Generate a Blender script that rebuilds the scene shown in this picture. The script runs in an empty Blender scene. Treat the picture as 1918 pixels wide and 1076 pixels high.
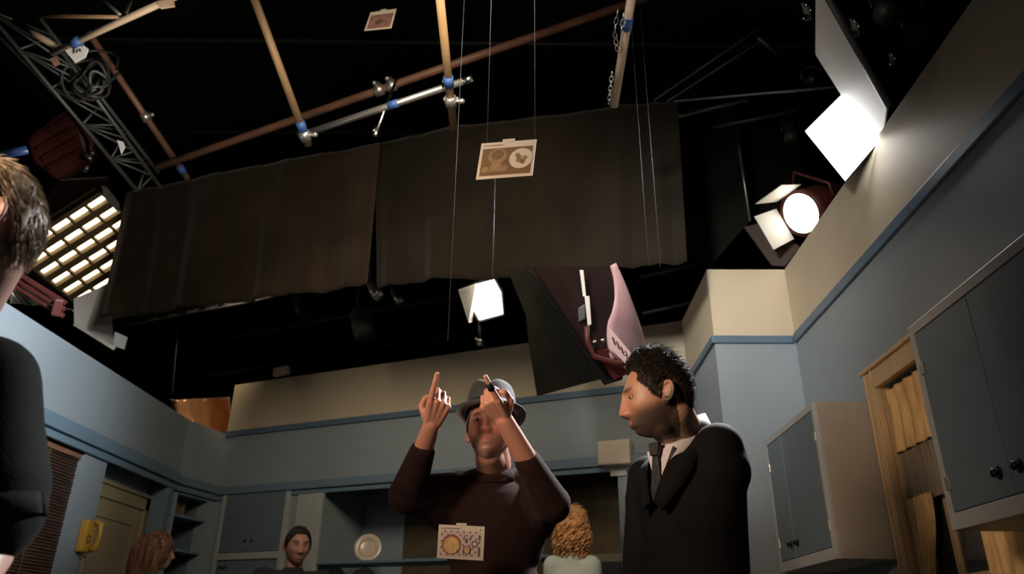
import bpy, bmesh, math, random
import numpy as np
from mathutils import Vector, Matrix, noise
random.seed(7); np.random.seed(7)
# ------------------------------------------------------------------ camera
F=1435.0; CX,CY=959.0,538.0
_V=np.array([36,3138,-F]); _V/=np.linalg.norm(_V)
_A=np.array([31,-657,-F]); _A-=_A@_V*_V; _A/=np.linalg.norm(_A)
RW=np.stack([np.cross(_A,_V),_A,_V]); CP=np.array([0,0,1.05])
cd=bpy.data.cameras.new('camera'); cam=bpy.data.objects.new('camera',cd)
bpy.context.scene.collection.objects.link(cam)
cd.sensor_width=36; cd.lens=36*F/1918; cd.clip_start=.02; cd.clip_end=60
m=Matrix(RW.tolist()).to_4x4(); m.translation=Vector(CP); cam.matrix_world=m
sc=bpy.context.scene; sc.camera=cam
cd.dof.use_dof=True; cd.dof.focus_distance=2.35; cd.dof.aperture_fstop=4.0
# ------------------------------------------------------------------ world, exposure
w=bpy.data.worlds.new('world'); sc.world=w; w.use_nodes=True
w.node_tree.nodes['Background'].inputs[0].default_value=(.75,.85,1,1)
w.node_tree.nodes['Background'].inputs[1].default_value=.012
sc.view_settings.view_transform='Standard'; sc.view_settings.look='None'
sc.view_settings.exposure=0.0; sc.view_settings.gamma=1; sc.view_settings.use_curve_mapping=False
# added area lights as plausible unseen studio lamps, without fixtures
def lamp(name,loc,target,power,size,col,sy=None,spread=None):
    l=bpy.data.lights.new(name,'AREA'); l.energy=power; l.size=size; l.color=col
    if sy: l.shape='RECTANGLE'; l.size_y=sy
    if spread: l.spread=math.radians(spread)
    o=bpy.data.objects.new(name,l); sc.collection.objects.link(o)
    o.location=loc; o.rotation_euler=(Vector(target)-Vector(loc)).to_track_quat('-Z','Y').to_euler()
    return o
lamp('soft_light_stage_left',(-1.3,-.6,3.0),(1.20,4.36,2.85),6.5,.5,(1,.97,.91),spread=26)
lamp('soft_light_stage_right',(1.2,.6,3.3),(-2.9,3.45,2.6),26,.5,(.93,.96,1),spread=32)
lamp('soft_light_overhead',(-.4,2.2,3.6),(-.9,6.0,2.6),17,.9,(1,.84,.62),spread=90)
lamp('soft_light_crew',(-1.25,.7,2.0),(.25,2.5,1.72),4.6,.4,(1,.74,.54),spread=50)
lamp('back_light',(1.35,3.7,3.5),(0.3,2.4,1.8),34,.35,(.97,.97,1),spread=60)
lamp('grid_fill_left',(-1.2,2.6,2.9),(-3.6,4.6,5.2),6,.5,(1,.86,.7),spread=70)  # added to brighten the beams and truss at upper left
lamp('copper_fill',(-2.3,5.9,4.3),(-3.25,7.1,2.9),3.2,.3,(1,.8,.55),spread=40)  # added only to brighten the copper reflectors, no lamp modelled here
lamp('grid_fill',(-1.0,1.2,2.2),(0.2,3.6,5.6),6,.6,(1,.82,.62),spread=90)  # added fill aimed up at the pipes, not spill from a fixture
# ------------------------------------------------------------------ helpers
def ray(px,py): return RW@np.array([(px-CX)/F,-(py-CY)/F,-1.])
def P(px,py,t): return Vector(CP+ray(px,py)*t)
def onX(px,py,x): d=ray(px,py); return Vector(CP+d*(x/d[0]))
def onY(px,py,y): d=ray(px,py); return Vector(CP+d*(y/d[1]))
def onZ(px,py,z): d=ray(px,py); return Vector(CP+d*((z-CP[2])/d[2]))
def onPl(px,py,p,n):
    d=ray(px,py); n=np.array(n,dtype=float); return Vector(CP+d*(((np.array(p)-CP)@n)/(d@n)))
def mat(name,col,rough=.6,metal=0,emit=0,ecol=None,var=0,scale=8,bump=0,bscale=60,stretch=None,spec=.5,sheen=0,sss=0):
    m=bpy.data.materials.new(name); m.use_nodes=True; nt=m.node_tree; b=nt.nodes['Principled BSDF']
    b.inputs['Base Color'].default_value=(*col,1); b.inputs['Roughness'].default_value=rough
    b.inputs['Metallic'].default_value=metal; b.inputs['Specular IOR Level'].default_value=spec
    if sss: b.inputs['Subsurface Weight'].default_value=sss; b.inputs['Subsurface Scale'].default_value=.008
    if sheen: b.inputs['Sheen Weight'].default_value=sheen
    tc=nt.nodes.new('ShaderNodeTexCoord'); mp=nt.nodes.new('ShaderNodeMapping')
    nt.links.new(tc.outputs['Object'],mp.inputs[0])
    if stretch: mp.inputs['Scale'].default_value=stretch
    if var:
        n=nt.nodes.new('ShaderNodeTexNoise'); n.inputs['Scale'].default_value=scale; n.inputs['Detail'].default_value=5
        nt.links.new(mp.outputs[0],n.inputs['Vector'])
        r=nt.nodes.new('ShaderNodeValToRGB'); r.color_ramp.elements[0].position=.3; r.color_ramp.elements[1].position=.7
        r.color_ramp.elements[0].color=(*[max(0,c*(1-var)) for c in col],1)
        r.color_ramp.elements[1].color=(*[min(1,c*(1+var)) for c in col],1)
        nt.links.new(n.outputs['Fac'],r.inputs[0]); nt.links.new(r.outputs[0],b.inputs['Base Color'])
    if bump:
        n2=nt.nodes.new('ShaderNodeTexNoise'); n2.inputs['Scale'].default_value=bscale; n2.inputs['Detail'].default_value=4
        nt.links.new(mp.outputs[0],n2.inputs['Vector'])
        bp=nt.nodes.new('ShaderNodeBump'); bp.inputs['Strength'].default_value=bump; bp.inputs['Distance'].default_value=.01
        nt.links.new(n2.outputs['Fac'],bp.inputs['Height']); nt.links.new(bp.outputs[0],b.inputs['Normal'])
    if emit:
        b.inputs['Emission Color'].default_value=(*(ecol or col),1); b.inputs['Emission Strength'].default_value=emit
    return m
M={
 'cream':mat('cream_paint',(.50,.42,.30),.6,var=.05,scale=1.5,bump=.05),
 'blue':mat('blue_paint',(.232,.275,.304),.5,var=.05,scale=2,bump=.05),
 'trim':mat('blue_trim',(.09,.145,.205),.45,var=.05),
 'bluetrim2':mat('mid_blue_trim',(.13,.195,.25),.45,var=.05),
 'door_blue':mat('cabinet_blue',(.115,.155,.185),.45,var=.04),
 'frame':mat('cabinet_frame_white',(.36,.37,.36),.5,var=.04),
 'cabside':mat('cabinet_side_beige',(.31,.27,.215),.5,var=.05),
 'recess':mat('recess_brown',(.075,.055,.03),.8,var=.2),
 'olive':mat('olive_panel',(.13,.095,.045),.7,var=.2),
 'beige':mat('beige_wood',(.30,.24,.145),.5,var=.1,scale=3),
 'blind':mat('bamboo_blind',(.20,.095,.055),.6,var=.45,scale=6,stretch=(1,1,14)),
 'winwood':mat('window_wood',(.52,.36,.19),.5,var=.1,scale=4,stretch=(4,4,1)),
 'curtain':mat('gold_curtain',(.66,.42,.17),.7,var=.28,scale=14,stretch=(3,3,.5)),
 'curtdark':mat('dark_shade',(.05,.035,.02),.7),
 'net':mat('grey_net_curtain',(.20,.16,.11),.8,var=.3,scale=20,stretch=(3,3,.3)),
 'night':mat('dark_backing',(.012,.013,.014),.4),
 'glass':mat('window_glass',(.03,.035,.04),.08,spec=.8),
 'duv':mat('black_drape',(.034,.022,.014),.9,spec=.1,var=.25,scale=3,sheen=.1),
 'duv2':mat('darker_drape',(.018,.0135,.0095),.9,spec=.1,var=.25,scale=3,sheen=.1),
 'black':mat('black_cloth',(.010,.010,.010),.85,spec=.1),
 'flag':mat('flag_black',(.010,.0095,.007),.85,spec=.1,var=.2),
 'blackm':mat('black_metal',(.03,.03,.032),.5,metal=.5),
 'stage':mat('stage_black',(.012,.012,.013),.9,var=.3,scale=1),
 'floor':mat('stage_floor',(.06,.055,.05),.6,var=.2,scale=2),
 'wood':mat('pipe_tan',(.30,.19,.10),.45,var=.18,scale=6),
 'woodlt':mat('timber_light',(.55,.42,.30),.6,var=.12,scale=6),
 'rust':mat('pipe_brown',(.17,.085,.055),.5,var=.3,scale=6),
 'steel':mat('steel',(.55,.54,.52),.35,metal=.85,var=.15),
 'dsteel':mat('dark_steel',(.11,.12,.12),.5,metal=.5,var=.2),
 'chrome':mat('chrome',(.85,.85,.85),.2,metal=1),
 'tape':mat('blue_tape',(.04,.11,.35),.5),
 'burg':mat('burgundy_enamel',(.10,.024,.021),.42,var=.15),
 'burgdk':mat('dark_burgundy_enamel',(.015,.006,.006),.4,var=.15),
 'pink':mat('pale_pink_enamel',(.50,.30,.33),.45,var=.08,scale=4),
 'label':mat('pale_label',(.62,.45,.46),.6),
 'white':mat('white_board',(.78,.75,.71),.6,var=.03),
 'crate':mat('egg_crate_fabric',(.16,.12,.06),.8),
 'copper':mat('copper_metal',(.62,.34,.17),.32,metal=.55,var=.15),
 'cord':mat('black_cable',(.025,.025,.025),.5),
 'wire':mat('wire_line',(.045,.045,.042),.6),
 'paper':mat('white_paper',(.72,.72,.70),.7),
 'phone':mat('yellow_plastic',(.50,.27,.035),.35),
 'phonedk':mat('phone_dark',(.08,.05,.02),.4),
 'plate':mat('cream_china',(.62,.52,.40),.22,var=.03),
 'book':mat('book_olive',(.16,.12,.06),.7),'book2':mat('book_teal',(.07,.10,.10),.7),'book3':mat('book_red',(.16,.05,.03),.7),
 'knob':mat('black_iron',(.01,.01,.01),.4,metal=.5),
 'hinge':mat('hinge_metal',(.5,.48,.42),.35,metal=.8),
 'lamppanel':mat('lamp_panel',(1,1,1),.5,emit=9,ecol=(1,1,1)),
 'lampwarm':mat('lamp_warm',(1,.9,.7),.5,emit=9,ecol=(1,.80,.55)),
 'lampcrate':mat('lamp_diffuser_warm',(1,.9,.7),.5,emit=6,ecol=(1,.78,.48)),
 'lampspot':mat('lamp_spot',(1,.9,.8),.5,emit=12,ecol=(1,.86,.68)),
 'suit':mat('dark_suit_wool',(.007,.0065,.0065),.85,spec=.15,var=.15,scale=30,sheen=.0,bump=.05,bscale=400),
 'shirt':mat('white_shirt',(.62,.55,.55),.7),
 'tie':mat('patterned_tie',(.022,.02,.018),.6,var=.8,scale=90),
 'sweater':mat('maroon_brown_sweater',(.022,.010,.009),.85,spec=.1,var=.2,scale=25,sheen=.03,bump=.12,bscale=300),
 'green':mat('dark_green_shirt',(.005,.008,.006),.85,spec=.1,var=.2,scale=20,sheen=.02,bump=.1,bscale=200),
 'navy':mat('navy_top',(.018,.02,.03),.85),
 'grayj':mat('grey_green_jacket',(.05,.065,.06),.8,var=.4,scale=30),
 'mint':mat('mint_top',(.66,.74,.68),.75,var=.06),
 'hat':mat('grey_felt',(.035,.036,.037),.85,var=.15,scale=30,sheen=.2),
 'hatband':mat('hat_band',(.02,.02,.022),.7),
 'trouser':mat('dark_trousers',(.03,.03,.035),.8),
 'shoe':mat('black_leather',(.012,.011,.01),.35),
 'hairbk':mat('dark_brown_hair',(.020,.013,.009),.6,spec=.25,var=.4,scale=80,stretch=(1,1,.3)),
 'hairbl':mat('sandy_hair',(.27,.19,.115),.5,var=.45,scale=60,stretch=(1,1,.2)),
 'hairbr':mat('auburn_brown_hair',(.17,.075,.04),.45,var=.45,scale=40,stretch=(1,1,.15)),
 'haircu':mat('strawberry_hair',(.68,.36,.15),.45,var=.4,scale=40),
 'hairgr':mat('grey_hair',(.15,.13,.12),.6,var=.3,scale=60),
 'eye':mat('eye_white',(.32,.28,.25),.2),'iris':mat('iris_dark',(.02,.015,.01),.15),
 'pic1':mat('card_picture_pale',(.62,.50,.46),.6),'red':mat('card_red',(.36,.10,.09),.6),'yel':mat('card_yellow',(.66,.44,.16),.6,var=.3,scale=60),
 'maroon':mat('card_dark',(.13,.07,.07),.6),'cardc':mat('card_stock',(.70,.60,.48),.6),
 'sepia':mat('card_sepia',(.20,.11,.045),.6,var=.1,scale=30),'sepia2':mat('card_sepia_light',(.33,.21,.10),.6,var=.2,scale=40),
 'rose':mat('card_rose_brown',(.28,.14,.11),.6,var=.3,scale=30),
}
def tag(o,label,cat=None,group=None):
    o['label']=label
    if cat: o['category']=cat
    if group: o['group']=group
    return o
def empty(name,loc,label,cat,group=None):
    o=bpy.data.objects.new(name,None); sc.collection.objects.link(o); o.location=loc; o.empty_display_size=.1
    return tag(o,label,cat,group)
class MB:
    def __init__(s): s.v=[]; s.f=[]; s.m=[]; s.sm=[]
    def add(s,vs,fs,mi=0,smooth=False):
        b=len(s.v); s.v+= [Vector(v) for v in vs]
        for f in fs: s.f.append([b+i for i in f]); s.m.append(mi); s.sm.append(smooth)
        return s
    def box8(s,p,mi=0): # p: 8 corners: bottom 4 then top 4
        return s.add(p,[(0,3,2,1),(4,5,6,7),(0,1,5,4),(1,2,6,5),(2,3,7,6),(3,0,4,7)],mi)
    def box(s,a,b,mi=0):
        x0,y0,z0=a; x1,y1,z1=b
        return s.box8([(x0,y0,z0),(x1,y0,z0),(x1,y1,z0),(x0,y1,z0),(x0,y0,z1),(x1,y0,z1),(x1,y1,z1),(x0,y1,z1)],mi)
    def slab(s,q,th,n=None,mi=0): # quad or polygon of points extruded by th along normal
        q=[Vector(x) for x in q]
        if n is None: n=(q[1]-q[0]).cross(q[2]-q[0]).normalized()
        n=Vector(n)*th; k=len(q)
        return s.add(q+[x+n for x in q],[list(range(k))[::-1],list(range(k,2*k))]+[(i,(i+1)%k,k+(i+1)%k,k+i) for i in range(k)],mi)
    def tube(s,pts,r,seg=10,mi=0,cap=True,closed=False):
        pts=[Vector(p) for p in pts]; n=len(pts); rs=r if isinstance(r,(list,tuple)) else [r]*n
        ref=None; rings=[]
        for i in range(n):
            t=(pts[min(i+1,n-1)]-pts[max(i-1,0)])
            if t.length<1e-9: t=Vector((0,0,1))
            t.normalize()
            if ref is None: ref=Vector((0,0,1)) if abs(t.z)<.9 else Vector((1,0,0))
            a=(ref-t*ref.dot(t)).normalized(); ref=a; b=t.cross(a)
            rings.append([pts[i]+(a*math.cos(2*math.pi*k/seg)+b*math.sin(2*math.pi*k/seg))*rs[i] for k in range(seg)])
        vs=[v for rr in rings for v in rr]; fs=[]
        for i in range(n-1):
            for k in range(seg):
                fs.append((i*seg+k,i*seg+(k+1)%seg,(i+1)*seg+(k+1)%seg,(i+1)*seg+k))
        if cap: fs.append(list(range(seg))[::-1]); fs.append([(n-1)*seg+k for k in range(seg)])
        return s.add(vs,fs,mi,True)
    def beam(s,a,b,w,h,up=(0,0,1),mi=0):
        a=Vector(a); b=Vector(b); t=(b-a).normalized(); u=Vector(up)
        if abs(t.dot(u))>.95: u=Vector((1,0,0))
        x=t.cross(u).normalized()*w/2; y=x.cross(t).normalized()*h/2
        return s.box8([a-x-y,a+x-y,a+x+y,a-x+y,b-x-y,b+x-y,b+x+y,b-x+y],mi)
    def ell(s,c,r,rot=None,n=14,mi=0):
        vs=[];fs=[]; c=Vector(c)
        for i in range(n+1):
            ph=math.pi*i/n
            for k in range(2*n):
                th=math.pi*k/n; v=Vector((r[0]*math.sin(ph)*math.cos(th),r[1]*math.sin(ph)*math.sin(th),r[2]*math.cos(ph)))
                vs.append(c+(rot@v if rot else v))
        for i in range(n):
            for k in range(2*n):
                fs.append((i*2*n+k,(i+1)*2*n+k,(i+1)*2*n+(k+1)%(2*n),i*2*n+(k+1)%(2*n)))
        return s.add(vs,fs,mi,True)
    def cap(s,a,b,ra,rb,n=12,flat=1,fd=None):
        a=Vector(a); b=Vector(b); t=(b-a); L=t.length; t.normalize()
        if fd is None: fd=Vector((0,0,1)) if abs(t.z)<.8 else Vector((0,1,0))
        fd=Vector(fd); u=(fd-t*fd.dot(t)).normalized(); w_=t.cross(u)
        vs=[]; rings=[]
        for i in range(7):
            al=math.pi/2*(1-i/6); rings.append((-ra*math.sin(al),max(ra*math.cos(al),1e-4)))
        for i in range(1,6): rings.append((L*i/6,ra+(rb-ra)*i/6))
        for i in range(7):
            al=math.pi/2*i/6; rings.append((L+rb*math.sin(al),max(rb*math.cos(al),1e-4)))
        seg=2*n
        for z,r in rings:
            for k in range(seg):
                an=2*math.pi*k/seg; vs.append(a+t*z+u*(r*flat*math.cos(an))+w_*(r*math.sin(an)))
        fs=[]
        for i in range(len(rings)-1):
            for k in range(seg): fs.append((i*seg+k,i*seg+(k+1)%seg,(i+1)*seg+(k+1)%seg,(i+1)*seg+k))
        fs.append(list(range(seg))[::-1]); fs.append([(len(rings)-1)*seg+k for k in range(seg)])
        return s.add(vs,fs,0,True)
    def build(s,name,mats,parent=None,bevel=0,loc=None,solid=0,subd=0):
        me=bpy.data.meshes.new(name); off=Vector((0,0,0))
        if parent is not None: off=parent_world(parent)
        elif s.v:
            n=len(s.v); lo=Vector([min(v[i] for v in s.v) for i in range(3)]); hi=Vector([max(v[i] for v in s.v) for i in range(3)])
            off=Vector(((lo.x+hi.x)/2,(lo.y+hi.y)/2,lo.z))
        me.from_pydata([v-off for v in s.v],[],s.f); me.update()
        for mm in (mats if isinstance(mats,(list,tuple)) else [mats]): me.materials.append(M[mm] if isinstance(mm,str) else mm)
        me.polygons.foreach_set('material_index',s.m); me.polygons.foreach_set('use_smooth',s.sm)
        bm=bmesh.new(); bm.from_mesh(me); bmesh.ops.recalc_face_normals(bm,faces=bm.faces); bm.to_mesh(me); bm.free()
        o=bpy.data.objects.new(name,me); sc.collection.objects.link(o)
        if parent is not None: o.parent=parent
        else: o.location=off
        if solid: md=o.modifiers.new('solid','SOLIDIFY'); md.thickness=solid; md.offset=0
        if bevel: md=o.modifiers.new('bevel','BEVEL'); md.width=bevel; md.segments=2; md.limit_method='ANGLE'
        if subd: md=o.modifiers.new('sub','SUBSURF'); md.levels=subd; md.render_levels=subd
        return o
def parent_world(p):
    v=Vector((0,0,0))
    while p is not None: v+=p.location; p=p.parent
    return v
def struct(o): o['kind']='structure'; return o
def sheet(rows,th=.004): # grid of points -> list verts/faces
    nr=len(rows); nc=len(rows[0]); vs=[p for r in rows for p in r]
    fs=[(i*nc+j,i*nc+j+1,(i+1)*nc+j+1,(i+1)*nc+j) for i in range(nr-1) for j in range(nc-1)]
    return vs,fs
# ------------------------------------------------------------------ stage shell
def S(name,a,b,m): return struct(MB().box(a,b).build(name,m))
S('floor',(-9,-5,-.1),(9,13,0),'floor')
S('ceiling',(-9,-5,8.2),(9,13,8.4),'stage')
S('wall_stage_back',(-9,13,-.1),(9,13.2,8.4),'stage')
S('wall_stage_left',(-9.2,-5,-.1),(-9,13,8.4),'stage')
S('wall_stage_right',(9,-5,-.1),(9.2,13,8.4),'stage')
S('wall_stage_front',(-9,-5.2,-.1),(9,-5,8.4),'stage')
XL=-2.885; XR=1.605; ZT=2.70; ZC=3.17; ZB=2.20
BL=Vector((-2.75,6.85,0)); BR=Vector((1.15,5.21,0)); bd=(BR-BL).normalized(); bn=Vector((bd.y,-bd.x,0)) # bn faces the camera
bn = bn if bn.y<0 else -bn
L1=onZ(346,787,ZT); L1.z=0; L1.x=XL
def seg(mb,a,b,z0,z1,th,back,mi=0): # wall piece on segment a-b, thickness th along back
    a=Vector((a[0],a[1],0)); b=Vector((b[0],b[1],0)); k=Vector(back)*th; z0=Vector((0,0,z0)); z1=Vector((0,0,z1))
    mb.box8([a+z0,b+z0,b+k+z0,a+k+z0,a+z1,b+z1,b+k+z1,a+k+z1],mi)
def bw(px,py): # point on back wall plane
    return onPl(px,py,BL,bn)
# --- right wall
WY0,WY1,WZ0,WZ1=2.30,3.40,1.00,2.10     # window opening
mb=MB()
for (y0,y1,z0,z1) in ((-1.2,WY0,0,ZT),(WY1,4.365,0,ZT),(WY0,WY1,0,WZ0),(WY0,WY1,WZ1,ZT)): mb.box((XR,y0,z0),(XR+.10,y1,z1),0)
mb.box((XR,-1.2,ZT),(XR+.10,4.8,ZC),1)
struct(mb.build('wall_right',['blue','cream']))
struct(MB().box((XR-.018,-1.2,ZT-.028),(XR,4.345,ZT+.028)).build('trim_1','trim',bevel=.005))
struct(MB().box((1.115,4.345,ZT-.028),(XR-.018,4.365,ZT+.02)).build('trim_2','trim',bevel=.005))
# column (chimney breast) between right and back wall
cyb=BL.y+(1.12-BL.x)*bd.y/bd.x
mb=MB(); mb.box((1.12,4.365,0),(XR+.1,4.42,ZT),0); mb.box((1.12,4.365,ZT),(XR,4.42,ZC),1)
mb.box((1.12,4.42,0),(1.17,cyb+.1,ZT),0); mb.box((1.12,4.42,ZT),(1.17,cyb+.1,ZC),1)
struct(mb.build('wall_column',['blue','cream']))
struct(MB().box((1.10,4.345,ZT-.028),(1.12,cyb,ZT+.02)).build('trim_3','trim',bevel=.004))
# --- back wall
o0=bw(548,960); o1=bw(600,960)
def bx(px,py=960): v=bw(px,py); v.z=0; return v
mb=MB()
BE=BL+bd*((1.12-BL.x)/bd.x)
seg(mb,BL,BE,ZB,ZT,.10,-bn,0); seg(mb,BL,BE,ZT,ZC,.10,-bn,1)
q0=bx(414); q1=bx(547); q2=bx(601)
seg(mb,BL,q0,0,ZB,.10,-bn,0); seg(mb,q1,q2,0,ZB,.10,-bn,0)
seg(mb,q0,q1,0,1.15,.1,-bn,0)
q3=bx(1160); seg(mb,q3,BE,0,ZB,.10,-bn,0); seg(mb,q2,q3,0,1.05,.1,-bn,0)
struct(mb.build('wall_back',['blue','cream']))
mb=MB(); seg(mb,BL+bn*.02,BE+bn*.02,ZT-.025,ZT+.025,.02,-bn); struct(mb.build('trim_4','trim',bevel=.004))
mb=MB(); seg(mb,BL+bn*.045,BE+bn*.045,ZB-.05,ZB+.02,.045,-bn); seg(mb,BL+bn*.02,BE+bn*.02,ZB-.09,ZB-.05,.02,-bn); struct(mb.build('trim_5','bluetrim2',bevel=.006))
# recess (pass-through) behind the back wall opening
mb=MB(); RD=.62
seg(mb,q2-bn*(RD),q3-bn*(RD),1.0,ZB+.1,.04,-bn,0)
s0=q2-bn*RD; s1=q2+bd*.42-bn*RD
seg(mb,s0+bn*.01,s1+bn*.01,1.0,ZB+.1,.01,-bn,1)
mb.box8([q2-bn*.1+Vector((0,0,1)),q2-bd*.03-bn*.1+Vector((0,0,1)),q2-bd*.03-bn*RD+Vector((0,0,1)),q2-bn*RD+Vector((0,0,1)),q2-bn*.1+Vector((0,0,2.3)),q2-bd*.03-bn*.1+Vector((0,0,2.3)),q2-bd*.03-bn*RD+Vector((0,0,2.3)),q2-bn*RD+Vector((0,0,2.3))],1)
seg(mb,q2-bn*.1,q3-bn*.1,2.25,2.30,RD-.1,-bn,0)
e0=q2+bd*1.18-bn*(RD-.01); e1=q2+bd*1.42-bn*(RD-.01); seg(mb,e0,e1,1.3,1.78,.01,-bn,2)
e0=q2+bd*1.95-bn*(RD-.01); e1=q3-bn*(RD-.01); seg(mb,e0,e1,1.62,2.3,.01,-bn,2)
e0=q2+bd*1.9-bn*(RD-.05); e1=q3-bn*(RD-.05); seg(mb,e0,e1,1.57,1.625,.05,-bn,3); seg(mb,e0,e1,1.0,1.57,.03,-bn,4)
struct(mb.build('wall_recess',['recess','blue','olive','beige','night']))
# white board beside opening + open shelf
mb=MB(); a=bx(557)+bn*.02; b=bx(588)+bn*.02; seg(mb,a,b,1.0,ZB-.09,.02,-bn); struct(mb.build('trim_6','frame',bevel=.004))
mb=MB(); a=bx(590)+bn*.035; b=bx(606)+bn*.035; seg(mb,a,b,1.0,ZB-.09,.035,-bn); struct(mb.build('trim_7','frame',bevel=.004))
zs=bw(700,1050).z
def shelf(z,la):
    mb=MB(); a=bx(604)+bn*.02; b=bx(1030)+bn*.02; seg(mb,a,b,z-.022,z,.34,-bn); o=mb.build('wall_shelf','bluetrim2',bevel=.003)
    tag(o,la,'shelf'); return o
shelf(zs,'blue-grey shelf carrying the upright cream plate, in the opening of the back wall')
zs2=zs-.24; shelf(zs2,'lower blue-grey shelf in the back wall opening, under the plate shelf')
def plate(px,py,r,la,zb):
    c=bw(px,py)-bn*.16; e=empty('plate',(c.x,c.y,zb),la,'plate')
    mb=MB(); n=40; prof=[(0,.004),(.45*r,.004),(.62*r,.008),(.7*r,.012),(.98*r,.022),(r,.020),(.98*r,.014),(.7*r,.003),(.5*r,-.004),(.0,-.004)]
    tilt=Matrix.Rotation(math.radians(-10),4,'X'); ang=math.atan2(bd.y,bd.x)+.45
    R_=Matrix.Rotation(ang,4,'Z')@Matrix.Rotation(math.radians(78),4,'X')
    cen=Vector((c.x,c.y,zb+r*.97+.004)); vs=[];fs=[]
    for (rr,h) in prof:
        for k in range(n):
            a=2*math.pi*k/n; vs.append(cen+(R_@Vector((rr*math.cos(a),rr*math.sin(a),h))))
    for i in range(len(prof)-1):
        for k in range(n): fs.append((i*n+k,i*n+(k+1)%n,(i+1)*n+(k+1)%n,(i+1)*n+k))
    mb.add(vs,fs,0,True); mb.build('dish','plate',e)
    mb=MB(); mb.tube([cen+(R_@Vector((.62*r*math.cos(a*math.pi/24),.62*r*math.sin(a*math.pi/24),.009))) for a in range(49)],.0018,6,cap=False)
    mb.build('ring_pattern','sepia2',e)
plate(668,1021,.108,'large round cream plate propped upright on the upper back shelf',zs)
plate(660,1072,.10,'round cream plate on the lower back shelf, only its rim showing',zs2)
# cabinet in the back wall
cz1=bw(480,918).z; ctr=(q0+q1)/2
e=empty('wall_cabinet',(ctr.x,ctr.y,1.15),'pale blue double-door cupboard set in the back wall left of the dark-haired man','cabinet')
mb=MB(); seg(mb,q0,q1,1.15,ZB-.09,.32,-bn); mb.build('body','blue',e)
mb=MB(); fa=q0+bn*.03+bd*.02; fb=q1+bn*.03-bd*.02; fw=.045; zt=cz1+.01; zb=bw(480,1040).z
seg(mb,fa,fa+bd*fw,1.16,zt,.03,-bn); seg(mb,fb-bd*fw,fb,1.16,zt,.03,-bn); seg(mb,fa+bd*fw,fb-bd*fw,zt-.04,zt,.03,-bn); seg(mb,fa+bd*fw,fb-bd*fw,zb-.035,zb+.02,.03,-bn)
mb.build('frame','frame',e,bevel=.003)
md_=(fa+fb)/2
for s,(x0,x1) in enumerate(((fa+bd*(fw+.004),md_-bd*.002),(md_+bd*.002,fb-bd*(fw+.004)))):
    mb=MB(); seg(mb,x0,x1,zb+.024,zt-.044,.02,-bn); d=mb.build('door','door_blue',e,bevel=.002)
    kc=(md_+bd*(-.035 if s==0 else .035)); kz=bw(470,1014).z
    k=MB(); k.ell((kc.x+bn.x*.012,kc.y+bn.y*.012,kz),(.009,.012,.012),n=8); k.build('knob','knob',d)
mb=MB(); seg(mb,fa+bd*(fw+.004),fb-bd*(fw+.004),1.17,zb-.045,.02,-bn); dr=mb.build('drawer','door_blue',e,bevel=.002)
mb=MB(); hz=bw(440,1063).z; kc=fa+bd*.10; mb.tube([Vector((kc.x,kc.y,hz))+bn*.0,Vector((kc.x,kc.y,hz))+bn*.02,Vector((kc.x,kc.y,hz))+bn*.02+bd*.07,Vector((kc.x,kc.y,hz))+bd*.07],.005,6); mb.build('handle','knob',dr)
# --- left wall
def lx(px,py): return onX(px,py,XL)
yb1=lx(167,838).y; yp1=lx(205,852).y; yj=lx(318,893).y
yb0=1.2
mb=MB()
mb.box((XL-.10,-1.2,ZB),(XL,L1.y,ZT),0)
mb.box((XL-.10,-1.2,0),(XL,yb0,ZB),0)
mb.box((XL-.10,yb0,0),(XL,yb1,.9),0)
mb.box((XL-.10,yb1,0),(XL,yp1,ZB),0)
mb.box((XL-.10,yj,0),(XL,L1.y,ZB),0)
struct(mb.build('wall_left',['blue']))
# recess with the back door
RX=XL-.15
mb=MB(); mb.box((RX-.05,yp1-.1,0),(RX,yj+.06,ZB+.12),0); mb.box((RX,yj+.0,0),(XL-.1,yj+.05,ZB+.12),0); mb.box((RX,yp1-.05,0),(XL-.1,yp1,ZB+.12),0); mb.box((RX,yp1,ZB+.0),(XL-.1,yj,ZB+.12),1)
struct(mb.build('wall_door_recess',['blue','bluetrim2']))
dz=onX(240,925,RX).z; dy1=onX(275,950,RX).y; dy0=yp1+.04
mb=MB(); mb.box((RX,dy0-.0,0),(RX+.035,dy0+.09,dz)); mb.box((RX,dy1-.09,0),(RX+.035,dy1,dz)); mb.box((RX,dy0,dz-.09),(RX+.035,dy1,dz)); mb.box((RX,dy0-.02,dz),(RX+.05,dy1+.02,dz+.03))
e=empty('door_1',(RX,(dy0+dy1)/2,0),'beige panelled door with wide frame in the recess behind the yellow phone','door'); e['kind']='structure'
mb.build('door_frame','beige',e,bevel=.004)
mb=MB(); mb.box((RX,dy0+.09,0),(RX+.012,dy1-.09,dz-.09),0)
mb.box((RX+.012,dy0+.09,.1),(RX+.02,dy0+.2,dz-.09)); mb.box((RX+.012,dy1-.2,.1),(RX+.02,dy1-.09,dz-.09)); mb.box((RX+.012,dy0+.2,dz-.22),(RX+.02,dy1-.2,dz-.09))
mb.build('door_leaf','beige',e,bevel=.003)
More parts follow.
